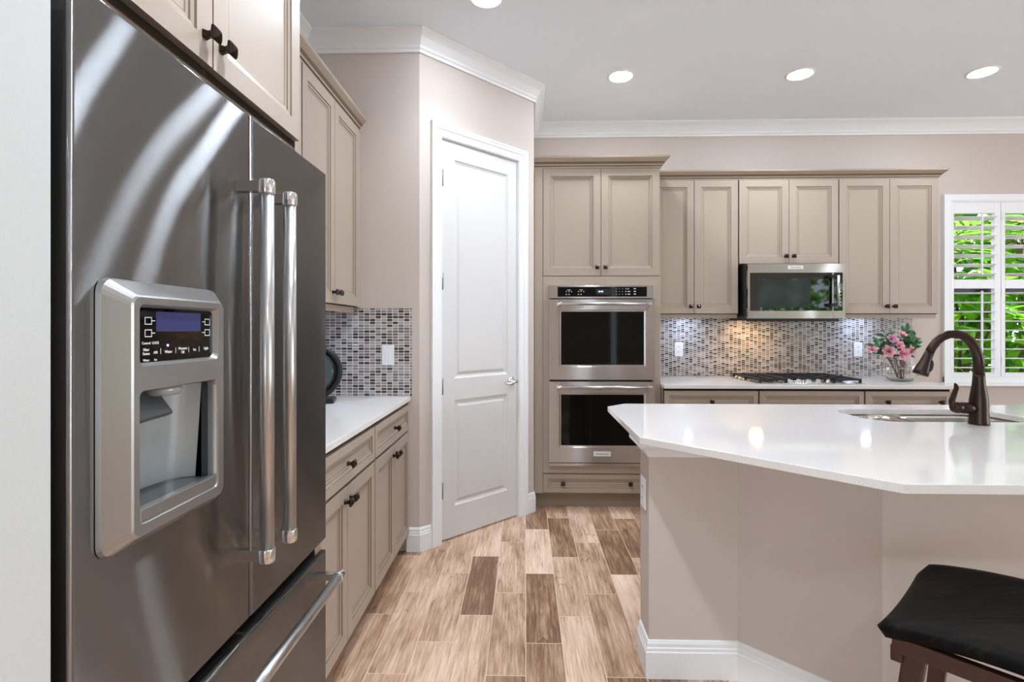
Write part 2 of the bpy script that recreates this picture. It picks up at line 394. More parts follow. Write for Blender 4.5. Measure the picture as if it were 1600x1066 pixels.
def tag(o, label=None, cat=None, group=None, kind=None):
    if label: o['label'] = label
    if cat: o['category'] = cat
    if group: o['group'] = group
    if kind: o['kind'] = kind
    return o
def thing(name, label, cat, loc=(0, 0, 0), rz=0., group=None):
    o = bpy.data.objects.new(name, None); COL.objects.link(o); o.empty_display_size = .05
    o.location = loc; o.rotation_euler = (0, 0, rz)
    return tag(o, label, cat, group)
def struct(o, label, cat): return tag(o, label, cat, kind='structure')
def text(name, s, size, origin, xdir, ydir, m, parent, off=Vector((0, 0, 0)), depth=.0003):
    cu = bpy.data.curves.new(name, 'FONT'); cu.body = s; cu.size = size; cu.align_x = 'CENTER'; cu.align_y = 'CENTER'; cu.extrude = depth
    t = bpy.data.objects.new(name, cu); COL.objects.link(t)
    dg = bpy.context.evaluated_depsgraph_get(); me = bpy.data.meshes.new_from_object(t.evaluated_get(dg))
    bpy.data.objects.remove(t); bpy.data.curves.remove(cu)
    X = Vector(xdir).normalized(); Y = Vector(ydir).normalized(); Z = X.cross(Y)
    M = Matrix((X, Y, Z)).transposed().to_4x4(); M.translation = Vector(origin) - off
    me.transform(M); me.materials.clear(); me.materials.append(m)
    o = bpy.data.objects.new(name, me); COL.objects.link(o); o.parent = parent
    return o
def dup(o, parent=None):
    c = o.copy(); COL.objects.link(c)
    if parent is not None: c.parent = parent
    for ch in list(o.children): dup(ch, c)
    return c

# ================================================================== room shell
CH = 3.05                        # ceiling height
YE = 3.02                        # end wall of the left counter
YB = 4.40                        # back wall
A = Vector((-.62, YE)); Bp = Vector((.065, 3.705))
struct(MB().box(-4.2, 8.2, -4.6, 4.6, -.1, 0).build('floor', FLOOR), 'wood look plank tile floor', 'floor')
struct(MB().box(-4.2, 8.2, -4.6, 4.6, CH, CH + .12).build('ceiling', CEIL), 'smooth white ceiling', 'ceiling')
struct(MB().box(-1.43, -1.31, .645, YE + .1, 0, CH).build('wall_left', WALL), 'beige wall behind the refrigerator', 'wall')
struct(MB().box(-1.43, -.605, -.5, .645, 0, CH).build('wall_near', WALLW, bevel=.004), 'white wall end beside the refrigerator', 'wall')
struct(MB().prism([(-1.31, YE), (A.x, YE), (A.x, YE + .12), (-1.31, YE + .12)], 0, CH).build('wall_end', WALL), 'beige end wall above the left counter', 'wall')
# pantry wall at 45 degrees, with a door opening
dv = (Bp - A).normalized(); nv = Vector((dv.y, -dv.x))           # nv points into the room
def dw(t, o, z): p = A + dv * t + nv * o; return (p.x, p.y, z)
WL = (Bp - A).length
D0, D1, DH = .160, .806, 2.475
m = MB()
def dprism(m, t0, t1, o0, o1, z0, z1):
    m.prism([dw(t0, o0, 0)[:2], dw(t1, o0, 0)[:2], dw(t1, o1, 0)[:2], dw(t0, o1, 0)[:2]], z0, z1)
dprism(m, 0, D0 - .012, -.12, 0, 0, CH); dprism(m, D1 + .012, WL, -.12, 0, 0, CH); dprism(m, D0 - .012, D1 + .012, -.12, 0, DH + .012, CH)
struct(m.build('wall_pantry', WALL), 'angled beige pantry wall', 'wall')
struct(MB().box(-.02, .065, 3.705 + .05, YB + .1, 0, CH).build('wall_pantry_side', WALL), 'side wall of the pantry next to the oven cabinet', 'wall')
struct(MB().box(-1.31, -.02, YB + .05, YB + .15, 0, CH).build('wall_pantry_rear', WALL), 'rear wall inside the pantry', 'wall')
# back wall with window opening
WX0, WX1, WZ0, WZ1 = 3.545, 4.40, .905, 2.385
m = MB(); m.box(.0, WX0, YB, YB + .16, 0, CH); m.box(WX1, 8.2, YB, YB + .16, 0, CH); m.box(WX0, WX1, YB, YB + .16, 0, WZ0); m.box(WX0, WX1, YB, YB + .16, WZ1, CH)
struct(m.build('wall_back', WALL), 'beige back wall', 'wall')
# right wall with windows, rear wall with glazed doors, its left opening added for fill light
m = MB(); m.box(8.0, 8.15, -4.6, -2.1, 0, CH); m.box(8.0, 8.15, 1.7, 4.4, 0, CH); m.box(8.0, 8.15, -2.1, 1.7, 0, .5); m.box(8.0, 8.15, -2.1, 1.7, 2.5, CH)
struct(m.build('wall_right', WALL), 'far right wall', 'wall')
m = MB(); m.box(-4.2, -3.5, -4.6, -4.45, 0, CH); m.box(.1, 1.98, -4.6, -4.45, 0, CH); m.box(2.12, 5.6, -4.6, -4.45, 0, CH); m.box(7.9, 8.2, -4.6, -4.45, 0, CH)
m.box(-3.5, .1, -4.6, -4.45, 2.5, CH); m.box(5.6, 7.9, -4.6, -4.45, 2.5, CH); m.box(1.98, 2.12, -4.6, -4.45, 2.4, CH); m.box(1.98, 2.12, -4.6, -4.45, 0, .3)
struct(m.build('wall_rear', WALL), 'wall behind the camera', 'wall')
struct(MB().box(-4.3, -4.2, -4.6, -.4, 0, CH).build('wall_far_left', WALL), 'far left wall', 'wall')
struct(MB().box(-4.3, -1.43, -.5, -.4, 0, CH).build('wall_left_return', WALL), 'wall returning left behind the camera', 'wall')

# ---- ceiling crown moulding (profile: out from wall, height)
crown = [(0, 2.936), (.012, 2.936), (.014, 2.952), (.022, 2.958), (.024, 2.972), (.034, 2.985), (.052, 3.010), (.072, 3.028), (.080, 3.034), (.082, CH - .001), (0, CH - .001)]
PX = Bp.x
crown_path = [(-1.31, .645), (-1.31, YE), (A.x, YE), (Bp.x, Bp.y), (PX, YB), (7.999, YB)]
struct(MB().sweep(crown_path, crown).build('trim_1', TRIM), 'white crown moulding along the ceiling', 'crown moulding')
# ---- baseboards
base = [(0, 0), (.014, 0), (.014, .098), (.011, .102), (.011, .112), (.008, .116), (.008, .128), (.004, .138), (0, .14)]
def baseboard(name, path, label): return struct(MB().sweep(path, base).build(name, TRIM), label, 'baseboard')
baseboard('baseboard_pantry_left', [(-.695, YE), (A.x, YE), dw(.084, 0, 0)[:2]], 'white baseboard left of the pantry door')
baseboard('baseboard_pantry_right', [dw(.897, 0, 0)[:2], (Bp.x, Bp.y), (Bp.x, 3.745)], 'white baseboard right of the pantry door')
baseboard('baseboard_back', [(2.99, YB), (7.99, YB)], 'white baseboard under the window')

# ---- pantry door
droot = thing('door_1', 'white two panel pantry door', 'door', (A.x, A.y, 0), math.atan2(dv.y, dv.x)); droot['kind'] = 'structure'
# local frame: x along wall, -y into the room
m = MB(); jw = .012
m.box(D0 - jw, D0, 0, .12, 0, DH + jw); m.box(D1, D1 + jw, 0, .12, 0, DH + jw); m.box(D0, D1, 0, .12, DH, DH + jw)
m.box(D0, D0 + .01, .042, .055, 0, DH); m.box(D1 - .01, D1, .042, .055, 0, DH); m.box(D0, D1, .042, .055, DH - .01, DH)
m.build('jamb', TRIM, droot)
cas = [(0, 0), (0, -.010), (.012, -.014), (.040, -.014), (.046, -.019), (.062, -.019), (.068, -.022), (.078, -.022), (.078, 0)]
m = MB().sweep([(D1 + .005, 0), (D1 + .005, DH + .005), (D0 - .005, DH + .005), (D0 - .005, 0)], cas, plane='XZ')
m.build('casing', TRIM, droot)
def panel_slab(m, x0, x1, z0, z1, yf, yb, holes, prof):
    """a slab whose front face (y=yf) carries sunk panels; prof: (inset, depth) rings for each hole"""
    xs = sorted({x0, x1, *[h[0] for h in holes], *[h[1] for h in holes]}); zs = sorted({z0, z1, *[h[2] for h in holes], *[h[3] for h in holes]})
    V = {}
    def gv(x, z):
        if (x, z) not in V: V[(x, z)] = m.bm.verts.new((x, yf, z))
        return V[(x, z)]
    for i in range(len(xs) - 1):
        for j in range(len(zs) - 1):
            cx = (xs[i] + xs[i + 1]) / 2; cz = (zs[j] + zs[j + 1]) / 2
            if any(h[0] < cx < h[1] and h[2] < cz < h[3] for h in holes): continue
            m._f([gv(xs[i], zs[j]), gv(xs[i + 1], zs[j]), gv(xs[i + 1], zs[j + 1]), gv(xs[i], zs[j + 1])])
    for h in holes:
        rings = [[(h[0] + a, yf + d, h[2] + a), (h[1] - a, yf + d, h[2] + a), (h[1] - a, yf + d, h[3] - a), (h[0] + a, yf + d, h[3] - a)] for a, d, *_ in prof]
        m.loft(rings, True, False, True, smooth=False, mis=[(p[2] if len(p) > 2 else 0) for p in prof[1:]] + [0])
        m.mi = 0
    o = [m.bm.verts.new(p) for p in ((x0, yf, z0), (x1, yf, z0), (x1, yf, z1), (x0, yf, z1))]
    b = [m.bm.verts.new(p) for p in ((x0, yb, z0), (x1, yb, z0), (x1, yb, z1), (x0, yb, z1))]
    for i in range(4): m._f([o[i], o[(i + 1) % 4], b[(i + 1) % 4], b[i]])
    m._f(b)
    return m
pr = [(0, 0), (.004, .004), (.018, .010), (.024, .010), (.040, .003), (.044, .0025)]
m = panel_slab(MB(), D0 + .003, D1 - .003, .014, DH - .003, .006, .041, [(.262, .716, .205, .865), (.262, .716, 1.0, 2.365)], pr)
m.build('door_slab', DOORW, droot)
for z in (2.232, 1.60, .957, .32):
    m = MB(); m.box(D0 - .004, D0 + .006, -.006, .006, z - .048, z + .048); m.cyl((D0, -.006, z - .05), (D0, -.006, z + .05), .0065, seg=10)
    m.build('hinge', HINGE, droot)
hx, hz = .752, .948
m = MB(); m.lathe([(.032, .0), (.032, .004), (.027, .010), (.014, .014), (.012, .03)], (hx, .006, hz), (0, -1, 0), 24)
h = m.build('door_handle', CHROME, droot)
m = MB(); m.tube([(hx + .012, -.045, hz + .004), (hx, -.05, hz + .005), (hx - .03, -.05, hz + .002), (hx - .07, -.047, hz - .008), (hx - .098, -.044, hz - .004), (hx - .108, -.043, hz)], [.006, .011, .009, .0075, .007, .004], 10)
m.cyl((hx, -.02, hz), (hx, -.05, hz), .010, seg=12)
m.build('lever', CHROME, h)

# ---- mosaic backsplashes
struct(MB().box(-1.309, -.665, YE - .009, YE, .914, 1.43).build('trim_2', TILE_E), 'glass mosaic backsplash on the end wall', 'backsplash')
struct(MB().box(.98, 3.245, YB - .009, YB, .914, 1.42).build('trim_3', TILE_X), 'glass mosaic backsplash on the back wall', 'backsplash')
struct(MB().box(-1.31, -1.301, 1.57, YE - .009, .914, 1.43).build('trim_4', TILE_S), 'glass mosaic backsplash on the left wall', 'backsplash')

# ================================================================== cabinets (local frame: face at y=0 looking to -y, x along, depth +y)
DOORPROF = [(0, 0), (.003, .004, 1), (.012, .006), (.015, .009, 1), (.022, .010), (.025, .011, 1), (.030, .0115)]
def knob_mesh():
    m = MB()
    m.lathe([(.0115, 0), (.0095, .004), (.0075, .010), (.0085, .015), (.0185, .021), (.0190, .0245), (.013, .029), (.002, .034)], (0, 0, 0), (0, -1, 0), 4, smooth=False, rot=pi / 4)
    return m
_k = knob_mesh().build('knob', BRONZE, None, bevel=.0012); KNOB = _k.data; bpy.data.objects.remove(_k)
def knob(parent, x, z, y=-.02, label=None):
    o = bpy.data.objects.new('knob', KNOB); COL.objects.link(o); o.parent = parent; o.location = (x, y, z); o.scale = (1.12, 1.12, 1.12)
    b = o.modifiers.new('edge', 'BEVEL'); b.width = .001; b.segments = 1
    return o
def cab_front(parent, name, x0, x1, z0, z1, frame=.055, knobs=()):
    g = .0022
    hx0, hx1, hz0, hz1 = x0 + frame, x1 - frame, z0 + frame, z1 - frame
    m = panel_slab(MB(), x0 + g, x1 - g, z0 + g, z1 - g, -.02, -.001, [(hx0, hx1, hz0, hz1)], DOORPROF)
    o = m.build(name, [CAB, GLAZE], parent)
    for x, z in knobs: knob(o, x, z)
    return o
def carcass(parent, x0, x1, d, z0, z1):
    # body: front coloured dark for the shade between doors, painted sides
    m = MB(); m.box(x0, x1, .0, d, z0, z1)
    for f in m.bm.faces:
        pass
    o = m.build('body', [CAB, GAP], parent)
    for p in o.data.polygons:
        if p.normal.y < -.9: p.material_index = 1
    return o
CROWNC = [(0, 0), (.006, 0), (.008, .012), (.016, .016), (.018, .024), (.030, .036), (.046, .050), (.052, .056), (.054, .068), (0, .068)]
def cab_crown(parent, path, z, sc=1.):
    m = MB(); m.sweep(path, [(o * sc, z + h * sc) for o, h in CROWNC], mis=[0, 0, 1, 0, 1, 0, 0, 0, 0, 0])
    m.mi = 0
    return m.build('crown', [CAB, GLAZE], parent)
def base_unit(loc, rz, w, label, d=.61, drawers=1, knob_drawer=(.5,), name='base_cabinet', filler=0.):
    t = thing(name, label, 'cabinet', loc, rz)
    carcass(t, 0, w + filler, d, .115, .886)
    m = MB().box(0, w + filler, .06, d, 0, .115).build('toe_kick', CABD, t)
    cab_front(t, 'drawer', 0.004, w - .004, .722, .872, .036, [(w * k, .797) for k in knob_drawer])
    if drawers == 1:
        cab_front(t, 'door', .004, w / 2, .118, .712, .052, [(w / 2 - .03, .66)])
        cab_front(t, 'door', w / 2, w - .004, .118, .712, .052, [(w / 2 + .03, .66)])
    else:
        cab_front(t, 'drawer', .004, w - .004, .42, .712, .045, [(w * .5, .566)])
        cab_front(t, 'drawer', .004, w - .004, .118, .41, .045, [(w * .5, .264)])
    if filler: MB().box(w, w + filler, -.012, 0, .115, .886).build('filler', CAB, t)
    return t
RL = pi / 2
base_unit((-.695, 1.585, 0), RL, .722, 'taupe base cabinet in the left run beside the refrigerator', d=.60)
base_unit((-.695, 2.307, 0), RL, .690, 'taupe base cabinet in the left run against the end wall', d=.60, filler=.02)
base_unit((.985, 3.70, 0), 0, .668, 'grey taupe base cabinet right beside the tall oven cabinet', d=.69)
base_unit((1.653, 3.70, 0), 0, .735, 'grey taupe base cabinet with a wide drawer front under the cooktop', d=.69, drawers=3, knob_drawer=())
base_unit((2.388, 3.70, 0), 0, .600, 'grey taupe base cabinet with two drawer knobs at the window end', d=.69, knob_drawer=(.25, .86))

def wall_unit(loc, rz, widths, z0, z1, label, d=.31, crown_ret=None, knob_low=True, rail=True, puck=None):
    """widths: door widths, paired; doors meet with knobs at the shared edge"""
    t = thing('wall_cabinet', label, 'cabinet', loc, rz)
    W = sum(widths)
    carcass(t, 0, W, d, z0, z1)
    x = 0
    for i, w_ in enumerate(widths):
        kx = x + w_ - .03 if i % 2 == 0 else x + .03
        cab_front(t, 'door', x + (.003 if i == 0 else 0), x + w_ - (.003 if i == len(widths) - 1 else 0), z0 + .003, z1 - .003, .055, [(kx, z0 + .06)])
        x += w_
    if rail: MB().box(0.0, W, .012, .035, z0 - .032, z0).build('light_rail', CAB, t)
    if puck:
        for px_ in puck:
            MB().lathe([(.034, 0), (.034, -.012), (.03, -.014)], (px_, d * .55, z0), 'Z', 20).build('under_cabinet_light', NICKEL, t)
            MB().lathe([(.028, 0), (.028, -.002)], (px_, d * .55, z0 - .0145), 'Z', 20).build('under_cabinet_lens', PUCKC, t)
    return t
# left run uppers
u1 = wall_unit((-.985, 2.21, 0), RL, [.385, .385], 1.435, 2.475, 'taupe wall cabinet above the left counter next to the end wall', puck=(.38,))
MB().box(.77, .81, -.012, 0, 1.435, 2.475).build('filler', CAB, u1)
u0 = wall_unit((-.985, 1.575, 0), RL, [.316, .316], 1.435, 2.475, 'taupe wall cabinet half hidden behind the cabinet over the refrigerator')
cab_crown(u0, [(0, 0), (.635, 0)], 2.478); cab_crown(u1, [(0, 0), (.81, 0)], 2.478)
# refrigerator surround cabinet
fc = thing('wall_cabinet', 'deep taupe cabinet above the stainless refrigerator', 'cabinet', (-.70, .665, 0), RL)
carcass(fc, 0, .885, .60, 1.86, 2.60)
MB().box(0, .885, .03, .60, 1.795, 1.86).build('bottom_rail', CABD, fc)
cab_front(fc, 'door', .003, .4425, 1.876, 2.597, .055, [(.4125, 1.935)])
cab_front(fc, 'door', .4425, .878, 1.875, 2.597, .055, [(.4725, 1.935)])
MB().sweep([(0, 0), (.885, 0)], [(-.03, 1.795), (-.028, 1.795), (-.028, 1.835), (-.020, 1.838), (-.012, 1.848), (-.002, 1.862), (0, 1.870), (-.03, 1.872)]).build('bottom_moulding', CAB, fc)
MB().box(.888, .902, .0, .60, 0.0, 2.60).build('side_panel', CAB, fc)
cab_crown(fc, [(0, 0), (.885, 0)], 2.60)

# tall oven cabinet
ov = thing('tall_oven_cabinet', 'tall taupe cabinet housing the double wall oven', 'cabinet', (.068, 3.77, 0), 0)
W0 = .912
m = MB(); m.box(0, W0, 0, .62, .115, 2.478)
o = m.build('body', [CAB, GAP], ov)
MB().box(0, W0, .05, .62, 0, .115).build('toe_kick', CABD, ov)
MB().box(0, .062, -.02, 0, .115, 2.478).build('filler', CAB, ov, bevel=.001)
# face frame around the oven (opening x .108-.862, z .322-1.626)
m = MB(); m.box(.064, .108, -.02, 0, .262, 1.690); m.box(.860, W0, -.02, 0, .262, 1.690); m.box(.108, .860, -.02, 0, 1.622, 1.690); m.box(.108, .860, -.02, 0, .262, .322)
m.build('face_frame', CAB, ov)
cab_front(ov, 'door', .064, .484, 1.694, 2.474, .055, [(.455, 1.755)])
cab_front(ov, 'door', .484, .909, 1.694, 2.474, .055, [(.514, 1.755)])
cab_front(ov, 'drawer', .064, .909, .118, .256, .036, [(.209, .190), (.694, .190)])
cab_crown(ov, [(0.0, -.0), (W0, -.0), (W0, .3)], 2.478, 1.15)

# back run uppers
ub1 = wall_unit((1.0, 4.09, 0), 0, [.326, .345], 1.425, 2.478, 'taupe wall cabinet between the tall oven cabinet and the microwave', puck=(.34,))
ub2 = wall_unit((1.671, 4.09, 0), 0, [.389, .383], 1.815, 2.478, 'short taupe wall cabinet above the microwave', rail=False)
ub3 = wall_unit((2.443, 4.09, 0), 0, [.388, .376], 1.425, 2.478, 'taupe wall cabinet beside the window', puck=(.33,))
cab_crown(ub1, [(0, 0), (.671, 0)], 2.478); cab_crown(ub2, [(0, 0), (.772, 0)], 2.478); cab_crown(ub3, [(0, 0), (.764, 0), (.764, .30)], 2.478)

# countertops
tag(MB().box(-1.299, -.670, 1.575, YE - .010, .888, .914).build('countertop', QUARTZ, bevel=.002), 'white quartz countertop on the left run beside the refrigerator', 'countertop')
tag(MB().box(.984, 3.02, 3.662, YB - .010, .888, .914).build('countertop', QUARTZ, bevel=.002), 'white quartz countertop along the back wall under the cooktop', 'countertop')

# ================================================================== refrigerator
FX = -.602
fr = thing('refrigerator', 'large stainless steel french door refrigerator with a water dispenser', 'refrigerator', (-.95, 1.113, 0))
MB().box(-1.28, FX - .075, .676, 1.540, .03, 1.765).build('body', DARKS, fr, bevel=.004, world=True)
def fdoor(name, y0, y1, z0, z1, hole=None):
    # rounded front edges, gently bowed steel skin wrapped round a dark liner
    rr = .006; prof = [(0, FX - .062), (0, FX - rr)] + [(rr - rr * cos(a), FX - rr + rr * sin(a)) for a in (pi / 8, pi / 4, 3 * pi / 8)] + [(rr, FX)]
    m = MB()
    rings = [[(x, y0 + i_, z0 + i_), (x, y1 - i_, z0 + i_), (x, y1 - i_, z1 - i_), (x, y0 + i_, z1 - i_)] for i_, x in prof]
    mis = [1] + [0] * (len(rings) - 2)
    if hole:
        m.loft(rings, True, True, False, smooth=True, mis=mis + [1])
        last = [rings[-1][k] for k in range(4)]
        h0, h1, k0, k1 = hole
        ys = [y0 + rr, h0, h1, y1 - rr]; zs = [z0 + rr, k0, k1, z1 - rr]; m.mi = 0
        V = [[m.bm.verts.new((FX, y, z)) for z in zs] for y in ys]
        for i in range(3):
            for j in range(3):
                if i == 1 and j == 1: continue
                m._f([V[i][j], V[i + 1][j], V[i + 1][j + 1], V[i][j + 1]])
    else:
        m.loft(rings, True, True, True, smooth=True, mis=mis + [0])
        for f in m.bm.faces: pass
    o = m.build(name, [STEELF, DARKS], fr, world=True, weld=True)
    big = max((p for p in o.data.polygons if abs(p.normal.x) > .9 and p.center.x + fr.location.x > FX - .002), key=lambda p: p.area)
    if big.normal.x < 0: o.data.flip_normals()
    for p in o.data.polygons:
        if p.center.x + fr.location.x < FX - .02: p.material_index = 1
    return o
d_l = fdoor('left_door', .668, 1.113, .676, 1.780, (.745, .94, 1.02, 1.22)); d_l.name = 'door'
d_r = fdoor('door', 1.121, 1.548, .676, 1.780)
fz = fdoor('freezer_drawer', .668, 1.548, .085, .641)
MB().box(FX - .06, FX - .03, .68, 1.54, 0.0, .08).build('kick_grille', BLACKP, fr, world=True)
MB().box(FX - .055, FX - .012, 1.492, 1.540, .644, .672).build('hinge_cover', NICKEL, fr, world=True)
for a_ in ((.69, .77), (1.46, 1.53)): MB().box(-.74, -.66, *a_, 1.766, 1.79).build('hinge_cover', BLACKP, fr, world=True)
def bar_handle(parent, p0, p1, ends, xo):
    """round bar with square-ish chrome end posts standing off the face"""
    m = MB(); m.cyl(p0, p1, .0145, seg=20); m.build('handle', STEELB, parent, world=True)
    hnd = parent.children[-1]
    d = (Vector(p1) - Vector(p0)).normalized()
    for e, s_ in ((p0, -1), (p1, 1)):
        m = MB(); e = Vector(e)
        m.lathe([(.0145, 0), (.0165, .002), (.0165, .026), (.0150, .030), (.010, .0315)], e - d * s_ * -.0, tuple(d * s_), 20)
        lo = Vector((FX - .002, e.y, e.z)); c = e + d * s_ * .016
        w_ = .0115
        if abs(d.z) > .5: m.box(FX - .001, c.x, c.y - .009, c.y + .009, c.z - w_, c.z + w_)
        else: m.box(FX - .001, c.x, c.y - w_, c.y + w_, c.z - .009, c.z + .009)
        m.build('handle_post', CHROME, hnd, world=True, bevel=.002)
    return hnd
bar_handle(d_l, (-.540, 1.066, .852), (-.540, 1.066, 1.592), None, 0)
bar_handle(d_r, (-.540, 1.170, .852), (-.540, 1.170, 1.592), None, 0)
bar_handle(fz, (-.540, .76, .590), (-.540, 1.470, .590), None, 0)
def wbox(name, b, ma, par, bevel=0.): return MB().box(*b).build(name, ma, par, world=True, bevel=bevel)
# dispenser: bevelled frame ring, control panel, alcove
def rrect(y0, y1, z0, z1, r, x, n=5):
    pts = []
    for cy, cz, a0 in ((y1 - r, z1 - r, 0), (y0 + r, z1 - r, pi / 2), (y0 + r, z0 + r, pi), (y1 - r, z0 + r, 3 * pi / 2)):
        for k in range(n + 1):
            a = a0 + (pi / 2) * k / n; pts.append((x, cy + r * cos(a), cz + r * sin(a)))
    return pts
XF = -.567
dsp = MB()
o1 = rrect(.706, .984, .980, 1.384, .022, FX + .001); o2 = rrect(.708, .982, .982, 1.382, .022, FX + .008)
o3 = rrect(.731, .959, 1.001, 1.360, .016, XF - .002); o4 = rrect(.734, .956, 1.004, 1.357, .014, XF)
dsp.loft([o1, o2, o3, o4], True, False, False, smooth=False)
# front face of the frame between outer ring and the two openings: bars
ph = (.745, .94, 1.254, 1.347); ch = (.745, .94, 1.019, 1.218)
def bars(m, x0, x1):
    pass
y0, y1, z0, z1 = .734, .956, 1.004, 1.357
def fill_front(m, x, outer, holes):
    bm2 = bmesh.new(); es = []
    for loop in [outer] + holes:
        vs = [bm2.verts.new(p) for p in loop]
        es += [bm2.edges.new((vs[i], vs[(i + 1) % len(vs)])) for i in range(len(vs))]
    r = bmesh.ops.triangle_fill(bm2, use_beauty=True, use_dissolve=False, edges=es)
    mp = {}
    for f in bm2.faces:
        for v in f.verts:
            if v not in mp: mp[v] = m.bm.verts.new(v.co)
        m._f([mp[v] for v in f.verts])
    bm2.free()
h1 = rrect(*ph, .010, XF); h2 = rrect(*ch, .010, XF)
fill_front(dsp, XF, o4, [h1, h2])
def inset(h, a, x): return [(x, p[1] + (a if p[1] < sum(q[1] for q in h) / len(h) else -a), p[2] + (a if p[2] < sum(q[2] for q in h) / len(h) else -a)) for p in h]
dsp.loft([h1, inset(h1, .002, XF - .003), inset(h1, .005, XF - .009)], True, False, False, smooth=True)
dsp.loft([h2, inset(h2, .002, XF - .003), inset(h2, .003, XF - .018)], True, False, False, smooth=True)
dispenser = dsp.build('dispenser', GREYP, fr, world=True)
fo = Vector(fr.location)
MB().box(XF - .012, XF - .0085, ph[0] + .001, ph[1] - .001, ph[2] + .001, ph[3] - .001).build('control_panel', BLACKG, dispenser, world=True)
XP = XF - .0082
MB().box(XF - .0088, XP + .0002, .790, .900, 1.306, 1.337).build('display', SCREEN, dispenser, world=True)
for yb in (.766, .912):
    for zb in (1.328, 1.309):
        m = MB()
        ya = (yb + .0138, yb + .022) if yb < .8 else (yb - .007, yb + .0012)
        zc_, x0_, x1_ = zb - .0055, XF - .0088, XP
        o_ = [(yb, zb - .0115), (yb + .015, zb - .0115), (yb + .015, zb), (yb, zb)]; i_ = [(yb + .0012, zb - .0103), (yb + .0138, zb - .0103), (yb + .0138, zb - .0012), (yb + .0012, zb - .0012)]
        m.loft([[(XP, y, z) for y, z in o_], [(XP, y, z) for y, z in i_]], True, False, False, smooth=False)
        m.build('button_outline', ICON, dispenser, world=True)
        wbox('button_pointer', (x0_, x1_, ya[0], ya[1], zc_ - .0006, zc_ + .0006), ICON, dispenser)
for yb in (.800, .835, .868, .896): wbox('divider_line', (XF - .0088, XP, yb, yb + .0008, 1.270, 1.279), ICON, dispenser)
for s_, yy, zz, sz in (('Control', .769, 1.288, .0055), ('LOCK', .789, 1.288, .0055), ('Filter\nStatus', .769, 1.275, .006), ('AIR', .789, 1.273, .006), ('Water', .769, 1.262, .005), ('Ice', .789, 1.262, .005),
                       ('Water', .818, 1.273, .0065), ('Measure\nFill', .853, 1.274, .0065), ('Ice', .884, 1.274, .0065), ('Light', .916, 1.275, .0065)):
    text('panel_lettering', s_, sz, (XP, yy, zz), (0, 1, 0), (0, 0, 1), ICON, dispenser, fo)
MB().lathe([(.0018, 0), (.0018, .001)], (XF - .0085, .816, 1.2835), 'X', 10).build('indicator_led', LED, dispenser, world=True)
# alcove liner with a curved back
ya, yb_, za, zb_ = ch[0] + .003, ch[1] - .003, ch[2] + .003, ch[3] - .003
XL = XF - .030
plan = [(XL, yb_ + .0005), (XF - .050, yb_ - .008), (XF - .066, yb_ - .030), (XF - .072, yb_ - .065), (XF - .074, (ya + yb_) / 2), (XF - .072, ya + .065), (XF - .066, ya + .030), (XF - .050, ya + .008), (XL, ya - .0005)]
m = MB(); m.loft([[(x - .012 * k, y, za + .016 + (zb_ - za - .016) * (1 - k)) for x, y in plan] for k in (0, .35, .7, 1.)], False, False, False, smooth=True)
alc = m.build('alcove', CAVITY, dispenser, world=True)
m = MB()
for y_ in (ya, yb_):
    v = [m.bm.verts.new(p) for p in ((XF - .018, y_, za), (XL, y_, za), (XL, y_, zb_), (XF - .018, y_, zb_))]; m._f(v)
v = [m.bm.verts.new(p) for p in ((XF - .018, ya, zb_), (XF - .018, yb_, zb_), (XF - .15, yb_, zb_), (XF - .15, ya, zb_))]; m._f(v)
m.build('alcove_rim', PADDLE, dispenser, world=True)
m = MB(); m.lathe([(.026, 0), (.030, -.004), (.024, -.014), (.018, -.015)], (XF - .038, .845, zb_ - .0005), 'Z', 24)
m.build('nozzle', CAVITY, dispenser, world=True)
m = MB()
m.loft([[(XF - .048, .752, 1.213), (XF - .022, .752, 1.166), (XF - .032, .752, 1.160), (XF - .058, .752, 1.196)],
        [(XF - .048, .845, 1.213), (XF - .022, .852, 1.170), (XF - .032, .852, 1.164), (XF - .058, .845, 1.196)]], True, smooth=False)
m.build('paddle', PADDLE, dispenser, world=True, bevel=.003)
m = MB(); m.box(XF - .110, XF - .019, ya, yb_, za - .002, za + .016); m.build('drip_tray', PADDLE, dispenser, world=True)
m = MB(); m.box(XF - .016, XF - .002, ch[0] + .004, ch[1] - .004, ch[2] + .002, ch[2] + .022); m.build('tray_front', GREYP, dispenser, world=True, bevel=.0015)

# ================================================================== double wall oven
oven = thing('double_wall_oven', 'stainless steel double wall oven with black glass doors and bar handles', 'oven', (.551, 3.745, .322))
ox0, ox1 = .174, .930
oc = Vector(oven.location)
m = MB().box(ox0 + .01, ox1 - .01, 3.751, 3.76, .33, 1.62).build('body', BLACKP, oven, world=True)
cp = wbox('control_panel', (ox0, ox1, 3.722, 3.75, 1.530, 1.624), STEELH, oven, .002)
wbox('control_glass', (.236, .876, 3.7205, 3.723, 1.542, 1.612), BLACKG, cp)
wbox('clock_window', (.510, .625, 3.7198, 3.721, 1.556, 1.598), BLACKP, cp)
text('clock_digits', '10:45', .017, (.545, 3.7196, 1.578), (1, 0, 0), (0, 0, 1), DIGIT, cp, oc)
def mark(*b): wbox('button_print', b, ICON, cp)
for gx in (.318, .405):
    mark(gx - .012, gx + .012, 3.7200, 3.7206, 1.589, 1.592)
    for k in range(3): mark(gx - .022 + .019 * k, gx - .016 + .019 * k, 3.72, 3.7206, 1.576, 1.581)
    for k in range(2): mark(gx - .022 + .019 * k, gx - .015 + .019 * k, 3.72, 3.7206, 1.556, 1.561)
